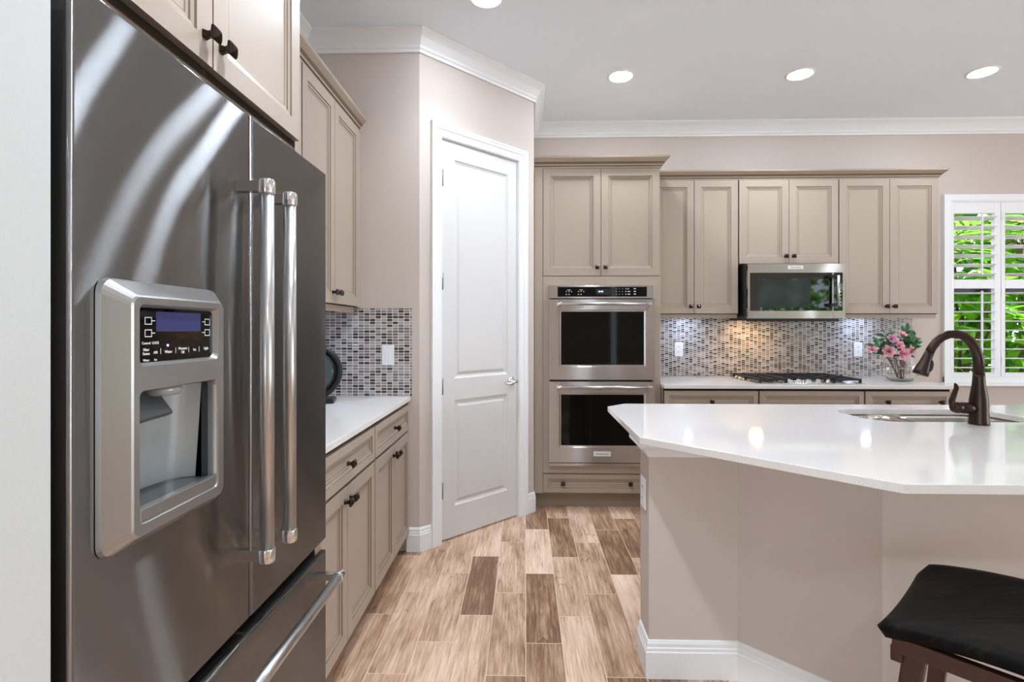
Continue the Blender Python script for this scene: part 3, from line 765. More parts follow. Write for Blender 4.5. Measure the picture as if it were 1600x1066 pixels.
for r_ in range(3):
    for k in range(3): mark(.655 + .022 * k, .660 + .022 * k, 3.72, 3.7206, 1.558 + .019 * r_, 1.561 + .019 * r_)
    mark(.722, .729, 3.72, 3.7206, 1.557 + .019 * r_, 1.562 + .019 * r_); mark(.738, .757 - .01 * (r_ == 2), 3.72, 3.7206, 1.557 + .019 * r_, 1.562 + .019 * r_)
    mark(.782, .798, 3.72, 3.7206, 1.557 + .019 * r_, 1.563 + .019 * r_)
def oven_door(z0, z1, wz0, wz1, hz, badge):
    m = panel_slab(MB(), ox0, ox1, z0, z1, 3.708, 3.75, [(.246, .868, wz0, wz1)], [(0, 0), (.004, .004), (.014, .006)])
    d = m.build('door', STEELH, oven, world=True)
    wbox('door_glass', (.261, .853, 3.7115, 3.7155, wz0 + .015, wz1 - .015), BLACKG, d)
    m = MB(); m.cyl((.243, 3.652, hz), (.888, 3.652, hz), .0115, seg=16)
    h = m.build('handle', STEELB, d, world=True)
    for x_ in (.243, .888):
        m = MB(); s_ = -1 if x_ < .5 else 1
        m.lathe([(.0115, -.02), (.0135, -.018), (.0135, .006), (.010, .010)], (x_, 3.652, hz), (s_, 0, 0), 16)
        m.box(x_ - .010, x_ + .010, 3.652, 3.708, hz - .010, hz + .010)
        m.build('handle_post', CHROME, h, world=True, bevel=.002)
    if badge:
        b = wbox('badge', (.492, .616, 3.7045, 3.708, .396, .430), BADGE, d, .001)
        text('badge_lettering', 'KitchenAid', .0185, (.554, 3.7042, .413), (1, 0, 0), (0, 0, 1), BLACKP, d, oc)
oven_door(.945, 1.522, 1.037, 1.448, 1.488, False)
oven_door(.350, .930, .458, .852, .896, True)
wbox('vent_trim', (ox0, ox1, 3.715, 3.75, .322, .343), STEELH, oven, .002)

# ================================================================== microwave
mw = thing('microwave', 'stainless steel over the range microwave under the short wall cabinet', 'microwave', (2.06, 4.19, 1.39))
mo = Vector(mw.location)
mx0, mx1, mz0, mz1, mf = 1.688, 2.428, 1.390, 1.806, 3.975
wbox('body', (mx0 - .0, mx1 + .0, mf + .03, YB - .012, mz0 + .006, mz1), BLACKP, mw, .003)
wbox('added_lamp_lip', (mx0 + .02, mx1 - .02, mf + .035, mf + .045, mz0 - .024, mz0 + .006), BLACKP, mw)  # lip added to hide the lamp's glow from the camera
wbox('vent_base', (mx0 + .02, mx1 - .02, mf + .04, YB - .05, mz0 - .012, mz0 + .006), BLACKP, mw)
m = panel_slab(MB(), mx0 + .014, 2.343, mz0, mz1, mf, mf + .03, [(1.717, 2.337, 1.447, 1.738)], [(0, 0), (.002, .002)])
md = m.build('door', STEELH, mw, world=True)
wbox('door_glass', (1.716, 2.338, mf + .0005, mf + .0018, 1.446, 1.739), MWGLASS, md)
wbox('door_screen', (1.762, 2.175, mf + .0002, mf + .0008, 1.474, 1.684), TINT, md)
m = panel_slab(MB(), 2.345, mx1 + .006, mz0, mz1, mf, mf + .03, [(2.347, 2.415, 1.447, 1.738)], [(0, 0), (.002, .002)])
mc = m.build('control_panel', STEELH, mw, world=True)
wbox('control_glass', (2.3465, 2.4155, mf + .0005, mf + .0018, 1.446, 1.739), MWGLASS, mc)
rnd = random.Random(3)
for k in range(7): wbox('button_print', (2.392, 2.392 + rnd.uniform(.006, .014), mf - .0001, mf + .0008, 1.485 + .026 * k, 1.491 + .026 * k), ICON, mc)
m = MB(); m.cyl((2.352, mf - .05, 1.485), (2.352, mf - .05, 1.712), .0105, seg=16); mh = m.build('handle', STEELB, md, world=True)
for z_ in (1.492, 1.705): MB().box(2.300, 2.360, mf - .048, mf, z_ - .011, z_ + .011).build('handle_post', BLACKP, mh, world=True, bevel=.002)
wbox('badge', (2.002, 2.118, mf - .003, mf, 1.765, 1.791), BADGE, md, .001)
text('badge_lettering', 'KitchenAid', .0172, (2.060, mf - .0032, 1.778), (1, 0, 0), (0, 0, 1), BLACKP, md, mo)
m = MB(); m.box(1.82, 1.90, 4.17, 4.22, mz0 - .014, mz0 - .012); m.build('cooktop_lamp', PUCKW, mw, world=True)

# ================================================================== gas cooktop
ck = thing('gas_cooktop', 'black and steel gas cooktop with cast iron grates set in the back counter', 'cooktop', (2.042, 3.97, .914))
cx0, cx1, cy0, cy1 = 1.668, 2.416, 3.715, 4.235
wbox('tray', (cx0, cx1, cy0, cy1, .9142, .922), STEELH, ck, .003)
BN = [(1.80, 3.86, .035), (1.80, 4.10, .042), (2.042, 4.02, .052), (2.285, 3.86, .042), (2.285, 4.10, .035)]
for bx_, by_, br in BN:
    m = MB(); m.lathe([(br * 1.25, 0), (br * 1.2, .006), (br, .008), (br, .016), (br * .9, .019)], (bx_, by_, .922), 'Z', 20); m.build('burner', BLACKM, ck, world=True)
for i in range(5):
    m = MB(); kx = 1.905 + .0695 * i
    m.lathe([(.021, 0), (.021, .004), (.017, .007), (.016, .020), (.014, .023)], (kx, 3.765, .922), 'Z', 18); m.box(kx - .0025, kx + .0025, 3.75, 3.781, .944, .949)
    m.build('knob', STEELB, ck, world=True)
gz = .954
def grate(x0, x1, y0, y1):
    m = MB(); b = .011
    def bar(a, c, e, f): m.box(a, c, e, f, gz - .014, gz)
    bar(x0, x1, y0, y0 + b); bar(x0, x1, y1 - b, y1); bar(x0, x0 + b, y0, y1); bar(x1 - b, x1, y0, y1)
    xm = (x0 + x1) / 2
    for k in range(1, 4):
        yy = y0 + (y1 - y0) * k / 4; bar(x0, x1, yy - b / 2, yy + b / 2)
    bar(xm - b / 2, xm + b / 2, y0, y1)
    for fx in (x0, x1 - .016):
        for fy in (y0, (y0 + y1) / 2, y1 - .016): m.box(fx, fx + .016, fy, fy + .016, .922, gz - .01)
    return m.build('grate', BLACKM, ck, world=True, bevel=.003)
grate(1.682, 1.882, 3.735, 4.215); grate(1.892, 2.196, 3.80, 4.215); grate(2.206, 2.404, 3.735, 4.215)

# ================================================================== window, shutters
win = thing('window_1', 'white framed window with plantation shutters', 'window', (3.97, YB, WZ0)); win['kind'] = 'structure'
m = MB().sweep([(3.495, .838), (3.495, 2.430), (4.455, 2.430), (4.455, .838)], [(0, YB), (0, YB - .022), (.045, YB - .022), (.06, YB - .016), (.06, YB)], plane='XZ')
m.build('casing', TRIM, win, world=True)
m = MB(); m.box(3.475, 4.475, YB - .045, YB, .836, .862); m.box(3.495, 4.455, YB - .018, YB, .862, .912)
m.build('window_sill', TRIM, win, world=True, bevel=.002)
m = MB(); m.box(WX0, WX0 + .03, YB + .09, YB + .13, WZ0, WZ1); m.box(WX1 - .03, WX1, YB + .09, YB + .13, WZ0, WZ1); m.box(WX0, WX1, YB + .09, YB + .13, WZ0, WZ0 + .03); m.box(WX0, WX1, YB + .09, YB + .13, WZ1 - .03, WZ1)
m.build('window_frame', TRIM, win, world=True)
m = MB(); m.box(WX0 + .03, WX1 - .03, YB + .085, YB + .115, 1.615, 1.655); m.build('sash_rail', BLACKP, win, world=True)
MB().box(WX0 + .03, WX1 - .03, YB + .105, YB + .109, WZ0 + .03, WZ1 - .03).build('glass', PANE, win, world=True)
def shutter(x0, x1, o0, o1, label, rod):
    t = thing('shutter_panel', label, 'shutter', ((x0 + x1) / 2, YB + .01, .91), group='plantation shutters')
    y0_, y1_ = YB - .008, YB + .024
    zb0, zm0, zm1, zt = .946, 1.647, 1.722, 2.274
    m = MB(); m.box(x0, o0, y0_, y1_, .912, 2.378); m.box(o1, x1, y0_, y1_, .912, 2.378); m.box(o0, o1, y0_, y1_, .912, zb0); m.box(o0, o1, y0_, y1_, zm0, zm1); m.box(o0, o1, y0_, y1_, zt, 2.378)
    m.build('frame', TRIM, t, world=True, bevel=.002)
    for za_, zc, n in ((zb0, zm0, 9), (zm1, zt, 7)):
        st = (zc - za_) / n
        for k in range(n):
            z_ = za_ + st * (k + .5); m = MB(); a = radians(-13 if za_ > 1.5 else -2)
            ell = [(cos(q) * .042, sin(q) * .0055) for q in [2 * pi * i / 14 for i in range(14)]]
            rot = [(u * cos(a) - v * sin(a), u * sin(a) + v * cos(a)) for u, v in ell]
            m.loft([[(xx, YB + .008 + u, z_ + v) for u, v in rot] for xx in (o0 + .001, o1 - .001)], smooth=True)
            m.build('louver', TRIM, t, world=True)
    for za_, zc in ((1.20, 1.625), (1.755, 2.262)):
        m = MB(); m.box(rod - .006, rod + .006, YB - .048, YB - .036, za_ - .2 * (za_ < 1.3), zc); m.build('tilt_rod', TRIM, t, world=True, bevel=.002)
    for z_ in (1.05, 1.62, 2.25):
        m = MB(); m.box(x0 - .0, x0 + .012, y0_ - .004, y0_, z_ - .035, z_ + .035); m.build('hinge', TRIM, t, world=True)
    return t
shutter(3.550, 3.964, 3.583, 3.912, 'white louvered shutter panel nearest the wall cabinet, on the left of the window', 3.782)
shutter(3.968, 4.396, 4.001, 4.363, 'white louvered shutter panel at the right edge, past the first shutter', 4.20)

# ================================================================== island
isl = MB()
IW = [(.467, 2.09), (.467, 1.953), (.797, 1.953), (1.115, 1.635), (3.1, 1.635), (3.1, 1.76), (1.17, 1.76), (.85, 2.09)]
isl.prism(IW, 0, .8875)
struct(isl.build('wall_island', WALL), 'beige knee wall of the island', 'wall')
baseboard('baseboard_island', [(.85, 2.09), (.467, 2.09), (.467, 1.953), (.797, 1.953), (1.115, 1.635), (3.1, 1.635)][1:][::1], 'white baseboard around the island wall')
cove = [(0, .828), (.005, .828), (.010, .840), (.022, .856), (.040, .868), (.046, .874), (.046, .8875), (0, .8875)]
struct(MB().sweep([(.467, 2.09), (.467, 1.953), (.797, 1.953), (1.115, 1.635), (3.1, 1.635)], cove).build('trim_5', TRIM), 'white cove trim under the island countertop', 'trim')
ic = thing('island_cabinet', 'cabinet body of the island behind the beige knee wall', 'cabinet', (2.0, 2.3, 0))
m = MB(); m.prism([(.60, 2.095), (.853, 2.095), (1.175, 1.765), (3.1, 1.765), (3.1, 2.70), (.60, 2.70)], .10, .70)
m.box(.60, 1.42, 2.10, 2.70, .70, .887); m.box(2.32, 3.1, 2.10, 2.70, .70, .887)
m.build('body', CAB, ic, world=True)
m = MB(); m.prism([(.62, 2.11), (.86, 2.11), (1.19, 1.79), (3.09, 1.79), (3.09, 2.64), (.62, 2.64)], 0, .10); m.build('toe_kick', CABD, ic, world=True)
# countertop with the sink cut-out
outer = [(.420, 1.895), (.967, 1.338), (3.2, 1.338), (3.2, 2.742), (.526, 2.742), (.422, 2.640)]
sx0, sx1, sy0, sy1 = 1.50, 2.235, 2.235, 2.585
def rr2(x0, x1, y0, y1, r, n=6):
    p = []
    for cx_, cy_, a0 in ((x1 - r, y1 - r, 0), (x0 + r, y1 - r, pi / 2), (x0 + r, y0 + r, pi), (x1 - r, y0 + r, 3 * pi / 2)):
        for k in range(n + 1): a = a0 + (pi / 2) * k / n; p.append((cx_ + r * cos(a), cy_ + r * sin(a)))
    return p
hole = rr2(sx0, sx1, sy0, sy1, .11)
m = MB()
for z_ in (.914, .888): fill_front(m, 0, [(x, y, z_) for x, y in outer], [[(x, y, z_) for x, y in hole]])
def wallring(m, pts, z0, z1):
    a = [m.bm.verts.new((x, y, z0)) for x, y in pts]; b = [m.bm.verts.new((x, y, z1)) for x, y in pts]
    for i in range(len(pts)): j = (i + 1) % len(pts); m._f([a[i], a[j], b[j], b[i]])
wallring(m, outer, .888, .914); wallring(m, hole, .888, .914)
bmesh.ops.remove_doubles(m.bm, verts=m.bm.verts, dist=1e-5)
tag(m.build('island_countertop', QUARTZ, bevel=.002), 'large white quartz island countertop with clipped corners and sink cutout', 'countertop')
# double bowl sink
sk = thing('sink', 'stainless steel double bowl sink set under the island countertop', 'sink', (1.87, 2.41, .70))
def bowl(x0, x1):
    m = MB(); o_ = rr2(x0, x1, sy0 - .008, sy1 + .008, .10)
    def ring(a, z): cx_ = (x0 + x1) / 2; cy_ = (sy0 + sy1) / 2; return [(cx_ + (p[0] - cx_) * (1 - a), cy_ + (p[1] - cy_) * (1 - a), z) for p in o_]
    m.loft([ring(-.03, .887), ring(0, .887), ring(.02, .87), ring(.04, .75), ring(.10, .727), ring(.3, .722), ring(.85, .718)], True, False, True, smooth=True)
    return m.build('bowl', STEELS, sk, world=True)
b1 = bowl(sx0 - .008, 1.755); b2 = bowl(1.785, sx1 + .008)
for b_, xc in ((b1, 1.624), (b2, 2.012)):
    m = MB(); m.lathe([(.042, 0), (.040, .004), (.030, .001), (.012, .0005)], (xc, 2.41, .7185), 'Z', 20); m.build('drain', CHROME, b_, world=True)

# faucet
fa = thing('faucet', 'oil rubbed bronze pull down faucet standing at the island sink', 'faucet', (1.883, 2.185, .914))
m = MB(); m.lathe([(.036, 0), (.036, .006), (.0335, .02), (.0325, .07), (.032, .10), (.028, .13), (.0225, .165), (.0205, .195), (.0198, .21)], (0, 0, 0), 'Z', 28)
fb = m.build('faucet_body', BRONZE, fa)
arc = [(0, 0, .205), (0, 0, .262), (-.004, 0, .287), (-.014, 0, .318), (-.030, 0, .346), (-.052, 0, .366), (-.078, 0, .375), (-.104, 0, .372), (-.128, 0, .360), (-.148, 0, .340), (-.163, 0, .316), (-.172, 0, .296)]
arc = [(x, -.22 * x, z) for x, y, z in arc]
m = MB(); m.tube(arc, [.0195 - .0030 * min(1, k / 9) for k in range(len(arc))], 16); m.build('spout', BRONZE, fa)
e0 = Vector(arc[-1]); d_ = Vector((-.34, .06, -.94)).normalized()
m = MB(); m.lathe([(.0168, -.004), (.0175, .02), (.0205, .045), (.028, .085), (.0295, .098), (.026, .101)], tuple(e0), tuple(d_), 22)
sh_ = m.build('spray_head', BRONZE, fa)
m = MB(); pc = e0 + d_ * .055; sd_ = Vector((.8, -.55, .35)); sd_ = (sd_ - d_ * sd_.dot(d_)).normalized()
m.tube([tuple(pc - d_ * .025 + sd_ * .018), tuple(pc - d_ * .01 + sd_ * .0225), tuple(pc + d_ * .012 + sd_ * .025), tuple(pc + d_ * .024 + sd_ * .024)], [.004, .008, .008, .004], 8)
m.build('spray_button', BLACKP, sh_)
m = MB(); m.lathe([(.024, .0), (.024, .055), (.020, .060), (.020, .064), (.0235, .068), (.0235, .082), (.018, .094), (.006, .098)], (-.012, 0, .066), (-1, 0, .04), 22)
fh = m.build('handle', BRONZE, fa)
m = MB()
pth = [(-.093, .0, .052), (-.106, 0, .070), (-.111, -.002, .098), (-.102, -.003, .128), (-.094, -.004, .150), (-.097, -.004, .166), (-.101, -.004, .171)]
rings = []
for i, p in enumerate(pth):
    wd = (.010, .013, .014, .014, .012, .008, .003)[i]; th = (.010, .011, .009, .007, .006, .004, .002)[i]
    rings.append([(p[0] + th * cos(q), p[1] + wd * sin(q), p[2] + .3 * th * cos(q)) for q in [2 * pi * k / 12 for k in range(12)]])
m.loft(rings, smooth=True); m.build('lever', BRONZE, fh)

# ================================================================== bar stool
st = thing('bar_stool', 'black saddle seat counter stool with brown wood frame at the island', 'stool', (1.085, 1.06, 0))
U = Vector((-.74, -.67, 0)).normalized(); Vd = Vector((.67, -.74, 0)).normalized()
Cn = Vector((1.085, 1.42, 0)); LU, LV = .425, .44
cen = Cn + U * LU / 2 + Vd * LV / 2
st.location = (cen.x, cen.y, 0); LU, LV = .452, .468
def seat_z(a, b):     # a,b in -1..1 along U and V
    return .690 + .020 * a * a - .030 * b * b
m = MB(); N = 28; grid = {}
def corner(x, y, r=.05):       # rounded plan corners
    cx_, cy_ = LU / 2 - r, LV / 2 - r
    if abs(x) > cx_ and abs(y) > cy_:
        dx, dy = (abs(x) - cx_) / r, (abs(y) - cy_) / r
        x, y = math.copysign(cx_ + r * dx * sqrt(1 - dy * dy / 2), x), math.copysign(cy_ + r * dy * sqrt(1 - dx * dx / 2), y)
    return x, y
for side in (0, 1):
    for i in range(N + 1):
        for j in range(N + 1):
            a, b = -1 + 2 * i / N, -1 + 2 * j / N
            ex = max(abs(a), abs(b)); x_, y_ = corner(a * LU / 2, b * LV / 2)
            rim = .021 * sqrt(max(0, 1 - max(0, (ex - .84) / .16) ** 2))
            z = seat_z(a, b) - .021 + (rim if side == 0 else -rim)
            p = U * x_ + Vd * y_
            grid[(side, i, j)] = m.bm.verts.new((p.x, p.y, z))
for side in (0, 1):
    for i in range(N):
        for j in range(N): m._f([grid[(side, i, j)], grid[(side, i + 1, j)], grid[(side, i + 1, j + 1)], grid[(side, i, j + 1)]], True)
bmesh.ops.remove_doubles(m.bm, verts=m.bm.verts, dist=1e-5)
m.build('seat', STOOLK, st)
def sp(a, b, z): p = U * (a * LU / 2) + Vd * (b * LV / 2); return Vector((p.x, p.y, z))
def bar(m, p, q, w_, h_, up=Vector((0, 0, 1))):
    d = (q - p).normalized(); s_ = d.cross(up).normalized(); u_ = s_.cross(d)
    m.loft([[tuple(c + s_ * sx_ * w_ / 2 + u_ * sz_ * h_ / 2) for sx_, sz_ in ((-1, -1), (1, -1), (1, 1), (-1, 1))] for c in (p, q)], smooth=False)
legs = {}
for a in (-1, 1):
    for b in (-1, 1):
        top = sp(a * .72, b * .72, .612); bot = sp(a * 1.02, b * 1.02, 0)
        m = MB(); d = bot - top
        rings = []
        for t_, w_ in ((0, .040), (1, .028)):
            c = top + d * t_
            rings.append([tuple(c + U * x_ * w_ / 2 + Vd * y_ * w_ / 2) for x_, y_ in ((-1, -1), (1, -1), (1, 1), (-1, 1))])
        m.loft(rings, smooth=False); m.build('leg', STOOLB, st, bevel=.004); legs[(a, b)] = (top, bot)
m = MB()
for b in (-1, 1):
    bar(m, sp(-.86, b * .84, .609), sp(.86, b * .84, .609), .022, .034)
for a in (-1, 1):
    bar(m, sp(a * .88, -.86, .637), sp(a * .88, .86, .637), .022, .034)
m.build('apron', STOOLB, st, bevel=.003)
for (k1, k2, t_) in (((-1, -1), (-1, 1), .62), ((1, -1), (1, 1), .62), ((-1, -1), (1, -1), .72), ((-1, 1), (1, 1), .72)):
    p = legs[k1][0].lerp(legs[k1][1], t_); q = legs[k2][0].lerp(legs[k2][1], t_); m = MB(); bar(m, p, q, .018, .026); m.build('stretcher', STOOLB, st, bevel=.003)

# ================================================================== recessed ceiling lights
def can(x, y, label, k=1.):
    t = thing('recessed_light', label, 'ceiling light', (x, y, CH), group='recessed ceiling lights')
    m = MB(); m.lathe([(.074, -.002), (.078, -.006), (.088, -.006), (.094, -.002), (.094, 0), (.074, 0)], (0, 0, 0), 'Z', 36, cap0=False, cap1=False); m.build('trim_ring', TRIM, t)
    m = MB(); m.lathe([(.074, -.003), (.055, -.0042), (.03, -.0048), (.004, -.005)], (0, 0, 0), 'Z', 32, cap0=False); m.build('lens', LENS, t)
    sl = bpy.data.lights.new('lamp', 'SPOT'); sl.energy = SPOT * k; sl.spot_size = radians(125); sl.spot_blend = .9; sl.shadow_soft_size = .06; sl.color = (.84, .92, 1)
    so = bpy.data.objects.new('lamp', sl); COL.objects.link(so); so.parent = t; so.location = (0, 0, -.02)
    return t
can(.661, 3.564, 'round recessed ceiling light straight above the double oven')
can(1.880, 3.566, 'round recessed ceiling light above the microwave and cooktop')
can(3.100, 3.568, 'round recessed ceiling light nearest the shuttered window', .3)
can(-.202, 2.700, 'round recessed ceiling light half cut off, in front of the pantry door', 1.1)
can(.05, 1.15, 'added unseen ceiling light above the aisle by the refrigerator', 3.)  # out of view; added to brighten the aisle floor and left cabinets
can(.9, -.8, 'added unseen ceiling light behind the island stools')  # added outside the view for the light it gives
can(3.3, -.8, 'added unseen ceiling light over the dining side of the room')  # another lamp added beyond the frame to light the room

# ================================================================== plates and outlets
def plate(x, y, z, w_, h_, label, kind, nrm='-Y', name='wall_outlet', cat='outlet'):
    t = thing(name, label, cat, (x, y, z), {'-Y': 0, '-X': -pi / 2}[nrm])
    MB().box(-w_ / 2, w_ / 2, -.006, 0, -h_ / 2, h_ / 2).build('plate', PLATE, t, bevel=.002)
    if kind == 'rocker':
        MB().box(-.017, .017, -.0085, -.006, -.034, .034).build('rocker', PLATE, t, bevel=.001)
    else:
        for s_ in (-1, 1):
            m = MB(); m.box(-.015, .015, -.0075, -.006, s_ * .021 - .013, s_ * .021 + .013)
            for q in (-.005, .005): m.mi = 1; m.box(q - .001, q + .001, -.0078, -.0074, s_ * .021 - .004, s_ * .021 + .006)
            m.build('socket', [PLATE, BLACKP], t)
    return t
plate(-.803, YE - .0095, 1.155, .072, .118, 'white rocker switch plate on the end wall mosaic', 'rocker', name='light_switch', cat='switch')
plate(1.301, YB - .0095, 1.137, .072, .118, 'white wall outlet on the mosaic between oven cabinet and cooktop', 'duplex')
plate(2.790, YB - .0095, 1.137, .072, .118, 'white wall outlet on the mosaic behind the pink flowers', 'duplex')
plate(.4665, 2.028, .672, .075, .118, 'white outlet plate on the side of the island wall', 'duplex', nrm='-X')

# ================================================================== round appliance on the left counter
ap = thing('tabletop_appliance', 'round black rimmed tabletop appliance with grey glass face beside the refrigerator', 'appliance', (-1.128, 2.72, .914), radians(14))
m = MB(); m.lathe([(.145, -.02), (.149, -.012), (.149, .012), (.143, .022), (.126, .022), (.122, .012), (.122, -.02)], (0, 0, .166), (0, -1, .06), 48); m.build('rim', BLACKP, ap)
m = MB(); m.lathe([(.124, 0), (.09, .008), (.04, .013), (.003, .014)], (0, -.006, .166), (0, -1, .06), 40); m.build('glass_face', SMOKE, ap)
m = MB(); m.lathe([(.012, 0), (.012, .006)], (.030, -.021, .203), (0, -1, .06), 16); m.build('white_reflection', PLATE, ap)  # white disc stands for a reflection on the glass
m = MB(); m.box(-.11, .11, -.05, .08, 0, .026); m.box(-.05, .05, .02, .06, .02, .16); m.build('stand', BLACKP, ap, bevel=.008)

# ================================================================== vase and flowers
vx, vy, vz = 2.852, 3.985, .914
va = thing('glass_vase', 'clear glass fishbowl vase of water holding pink flowers', 'vase', (vx, vy, vz))
m = MB(); H_ = .185
pro = [(.048, 0.001), (.080, .012), (.108, .048), (.117, .092), (.108, .140), (.090, .178), (.080, .196)]
m.lathe(pro + [(.077, .196), (.087, .177), (.104, .139), (.113, .092), (.104, .050), (.077, .016), (.045, .007)], (0, 0, 0), 'Z', 36); m.build('bowl', GLASS, va)
rf = random.Random(11)
def px_pt(px, py, y):
    F = 805.; ps = atan(20 / F); c, s = cos(ps), sin(ps); u = (px - 800) / F; v = (514 - py) / F
    t = y / (u * s + c); return Vector(((u * c - s) * t, y, 1.31 + v * t))
def blossom(m, c, d, r, n=6, open_=.7):
    d = d.normalized(); a = d.orthogonal().normalized(); b = d.cross(a)
    for ring, (nn, rr_, op) in enumerate(((n, r, open_), (max(4, n - 1), r * .8, open_ * .55))):
        for k in range(nn):
            q = 2 * pi * k / nn + ring * .5 + rf.uniform(-.15, .15); rad = a * cos(q) + b * sin(q)
            pd = (rad * op + d * (1 - op * .6)).normalized()
            m.leaf(c, pd, d - rad * .2, rr_ * rf.uniform(.9, 1.1), rr_ * .95, 6, .25, lambda t: .10 + .42 * sin(pi * min(1, t ** .8 * .92 + .04)))
def stem(px, py, y, r, label, pm, op=.7, facing=(-.1, -1, .3), leaves=3):
    head = px_pt(px, py, y); base = Vector((vx + rf.uniform(-.02, .02), vy + rf.uniform(-.015, .015), vz + .014))
    t = thing('flower_stem', label, 'flower', tuple(base), group='pink flowers in the vase')
    neck = Vector((vx + (head.x - vx) * .42, vy + (head.y - vy) * .42, vz + .165)); mid = neck.lerp(head, .5) + Vector((0, 0, .012))
    pts = [base, base.lerp(neck, .5), neck, mid, head]
    MB().tube([tuple(p - base) for p in pts], [.0032, .0032, .003, .0026, .002], 7).build('stem', TWIG, t)
    m = MB(); blossom(m, head - base, Vector(facing), r, 6, op); m.build('blossom', pm, t)
    m = MB(); m.lathe([(.001, .0), (r * .16, r * .12), (r * .12, r * .3), (.001, r * .36)], tuple(head - base), facing, 8); m.build('throat', DEEPP, t)
    if leaves:
        m = MB()
        for k in range(leaves):
            p = mid.lerp(head, rf.uniform(.1, .8)); dd = Vector((rf.uniform(-1, 1), rf.uniform(-.6, .6), rf.uniform(-.1, .9)))
            m.leaf(p - base, dd, (0, -.5, 1), rf.uniform(.05, .075), .036, 5, .3)
        m.build('leaf', BLEAF, t)
    return t
stem(1363, 547, 3.98, .042, 'pink blossom reaching left towards the wall outlet', PINK, .95, (-.3, -.5, .8), 2)
stem(1388, 549, 3.93, .050, 'open pink blossom low on the left side of the vase bouquet', PINK, .8, (-.3, -1, .1))
stem(1392, 531, 3.99, .046, 'mauve blossom high in the middle of the vase bouquet', MAUVE, .6, (-.1, -1, .5))
stem(1408, 525, 4.02, .040, 'small pink blossom at the top of the vase bouquet', PINK, .55, (.2, -.7, .8))
stem(1404, 541, 3.95, .044, 'pale pink blossom in the centre of the vase bouquet', PINK, .7, (.1, -1, .4))
stem(1410, 553, 3.91, .056, 'largest pink blossom, low on the front of the vase bouquet', PINK, .8, (.1, -1, 0))
stem(1421, 549, 3.96, .046, 'pink blossom at the right side of the vase bouquet', PINK, .7, (.5, -1, .3))
def sprig(ends, label):
    base = Vector((vx + rf.uniform(-.02, .02), vy + rf.uniform(-.015, .015), vz + .014))
    t = thing('leafy_sprig', label, 'foliage', tuple(base), group='leafy sprigs in the vase')
    ms, ml = MB(), MB()
    for (px, py, y) in ends:
        head = px_pt(px, py, y); neck = Vector((vx + (head.x - vx) * .42, vy + (head.y - vy) * .42, vz + .165))
        pts = [base, base.lerp(neck, .5), neck, neck.lerp(head, .5) + Vector((0, 0, .01)), head]
        ms.tube([tuple(p - base) for p in pts], [.0028, .0028, .0025, .002, .0014], 6)
        for k in range(9):
            p = neck.lerp(head, .35 + .65 * k / 8); dd = (head - neck).normalized() * .5 + Vector((rf.uniform(-1, 1), rf.uniform(-.7, .7), rf.uniform(-.3, .8)))
            ml.leaf(p - base, dd, (rf.uniform(-.3, .3), -.6, .8), rf.uniform(.055, .085), rf.uniform(.032, .045), 5, .3)
    ms.build('stem', TWIG, t); ml.build('leaves', BLEAF, t)
    return t
sprig([(1372, 535, 4.02), (1382, 524, 4.05), (1367, 543, 4.0)], 'dark green leafy sprig at the left of the vase bouquet')
s2 = sprig([(1424, 527, 4.02), (1430, 537, 4.0), (1415, 517, 4.06), (1420, 534, 4.05)], 'dark green leafy sprig at the right of the vase bouquet with one brown leaf')
hd = px_pt(1428, 531, 4.0); ofs = Vector(s2.location)
MB().leaf(hd - ofs, (1, 0, .12), (0, -.7, 1), .058, .028, 5, -.05).build('brown_leaf', BROWNLEAF, s2)

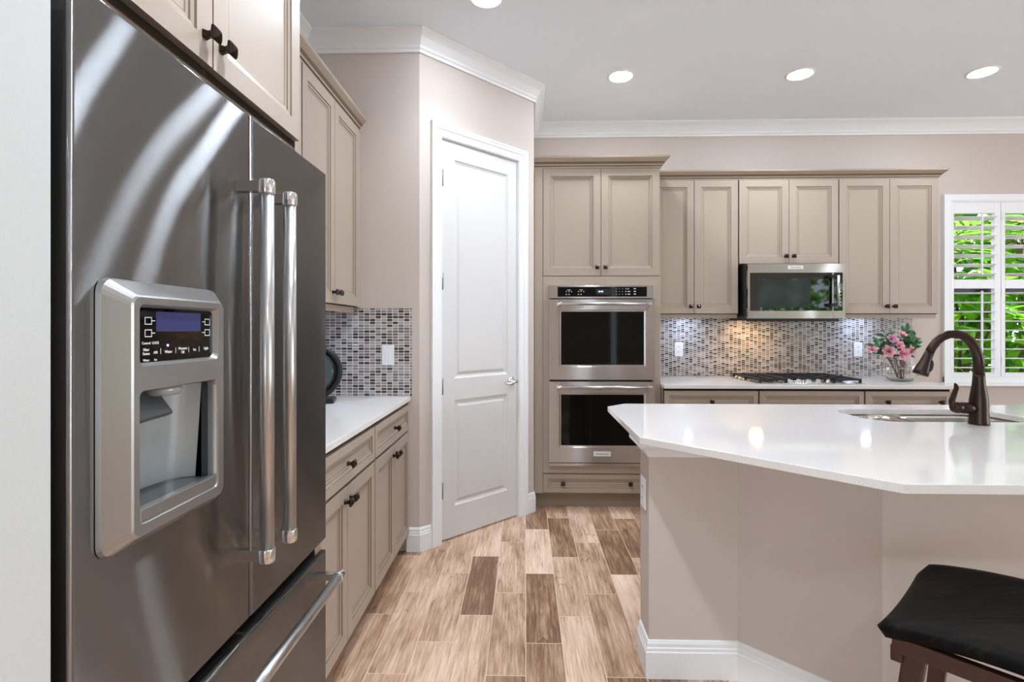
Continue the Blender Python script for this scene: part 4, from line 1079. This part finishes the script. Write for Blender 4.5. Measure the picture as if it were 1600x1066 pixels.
# ================================================================== garden outside
struct(MB().box(-6, 16, 4.6, 16, -.3, -.12).build('ground', SOIL), 'garden ground outside the window', 'ground')
struct(MB().box(-8, 16, -16, -4.7, -.3, -.12).build('ground_rear', LAWN), 'unseen patio outside the rear glass doors, made pale for reflections', 'ground')  # unseen ground, kept pale for the microwave's reflection and bounced daylight
def shrub(name, label, x, y, rx, ry, z0, z1, n, L, W, ma, seed):
    r = random.Random(seed); t = thing(name, label, 'shrub', (x, y, -.12))
    ml, ms = MB(), MB()
    for k in range(7):
        a = r.uniform(0, 2 * pi); ms.tube([(0, 0, 0), (cos(a) * rx * .3, sin(a) * ry * .3, z1 * .5), (cos(a) * rx * .7, sin(a) * ry * .7, z1 * r.uniform(.75, 1))], [.03, .02, .008], 6)
    for k in range(n):
        a = r.uniform(0, 2 * pi); q = sqrt(r.uniform(.05, 1))
        p = Vector((cos(a) * rx * q, sin(a) * ry * q, r.uniform(z0, z1)))
        dd = Vector((r.uniform(-1, 1), r.uniform(-1, .6), r.uniform(-.5, .7)))
        ml.leaf(p, dd, (r.uniform(-.5, .5), r.uniform(-.8, .2), 1), L * r.uniform(.6, 1.2), W * r.uniform(.7, 1.2), 4, r.uniform(.1, .5))
    ms.build('stem', BARK, t); ml.build('leaves', ma, t)
    return t
shrub('broadleaf_shrub', 'bright green broad leaved shrub seen through the lower louvers of the first shutter', 4.7, 5.75, .7, .5, .3, 2.1, 420, .26, .13, LEAF, 1)
shrub('broadleaf_shrub', 'bright green broad leaved shrub seen through the lower louvers of the second shutter', 6.15, 5.95, .7, .5, .3, 2.2, 420, .26, .13, LEAF, 2)
def palm(label, x, y, h, n, L, seed):
    r = random.Random(seed); t = thing('garden_palm', label, 'palm', (x, y, -.12))
    ms, ml = MB(), MB(); ms.tube([(0, 0, 0), (.03, 0, h * .5), (0, .02, h)], [.07, .05, .045], 9)
    for k in range(n):
        a = 2 * pi * k / n + r.uniform(-.2, .2); up = r.uniform(.1, 1.1); d = Vector((cos(a), sin(a), up)).normalized(); prev = Vector((0, 0, h))
        for i in range(15):
            q = i / 14; p = Vector((0, 0, h)) + d * (L * q) + Vector((0, 0, -.55 * L * q * q))
            if i: ms.tube([tuple(prev), tuple(p)], .007, 5)
            prev = p
            side = d.cross(Vector((0, 0, 1))).normalized()
            if i > 1:
                for s_ in (-1, 1): ml.leaf(p, side * s_ + d * .7 + Vector((0, 0, -.15)), (0, 0, 1), L * .42 * sin(pi * min(.95, q + .12)), .055, 4, .3)
    ms.build('trunk', BARK, t); ml.build('fronds', PALMLEAF, t)
    return t
palm('palm with arching fronds seen through the upper louvers of the first shutter', 5.0, 6.5, 2.3, 11, 1.4, 5)
palm('palm with pale fronds seen through the upper louvers of the second shutter', 6.4, 6.8, 2.5, 11, 1.5, 6)
shrub('garden_hedge', 'deep green hedge filling the gaps behind the shrubs and palms outside the window', 7.0, 8.4, 3.6, .7, .1, 5.2, 2300, .46, .28, LEAF, 9)
shrub('rear_garden_hedge', 'hedge across the patio reflected in the microwave glass', 7.4, -7.4, 3.4, .7, .1, 4.2, 1300, .40, .22, LEAF, 10)
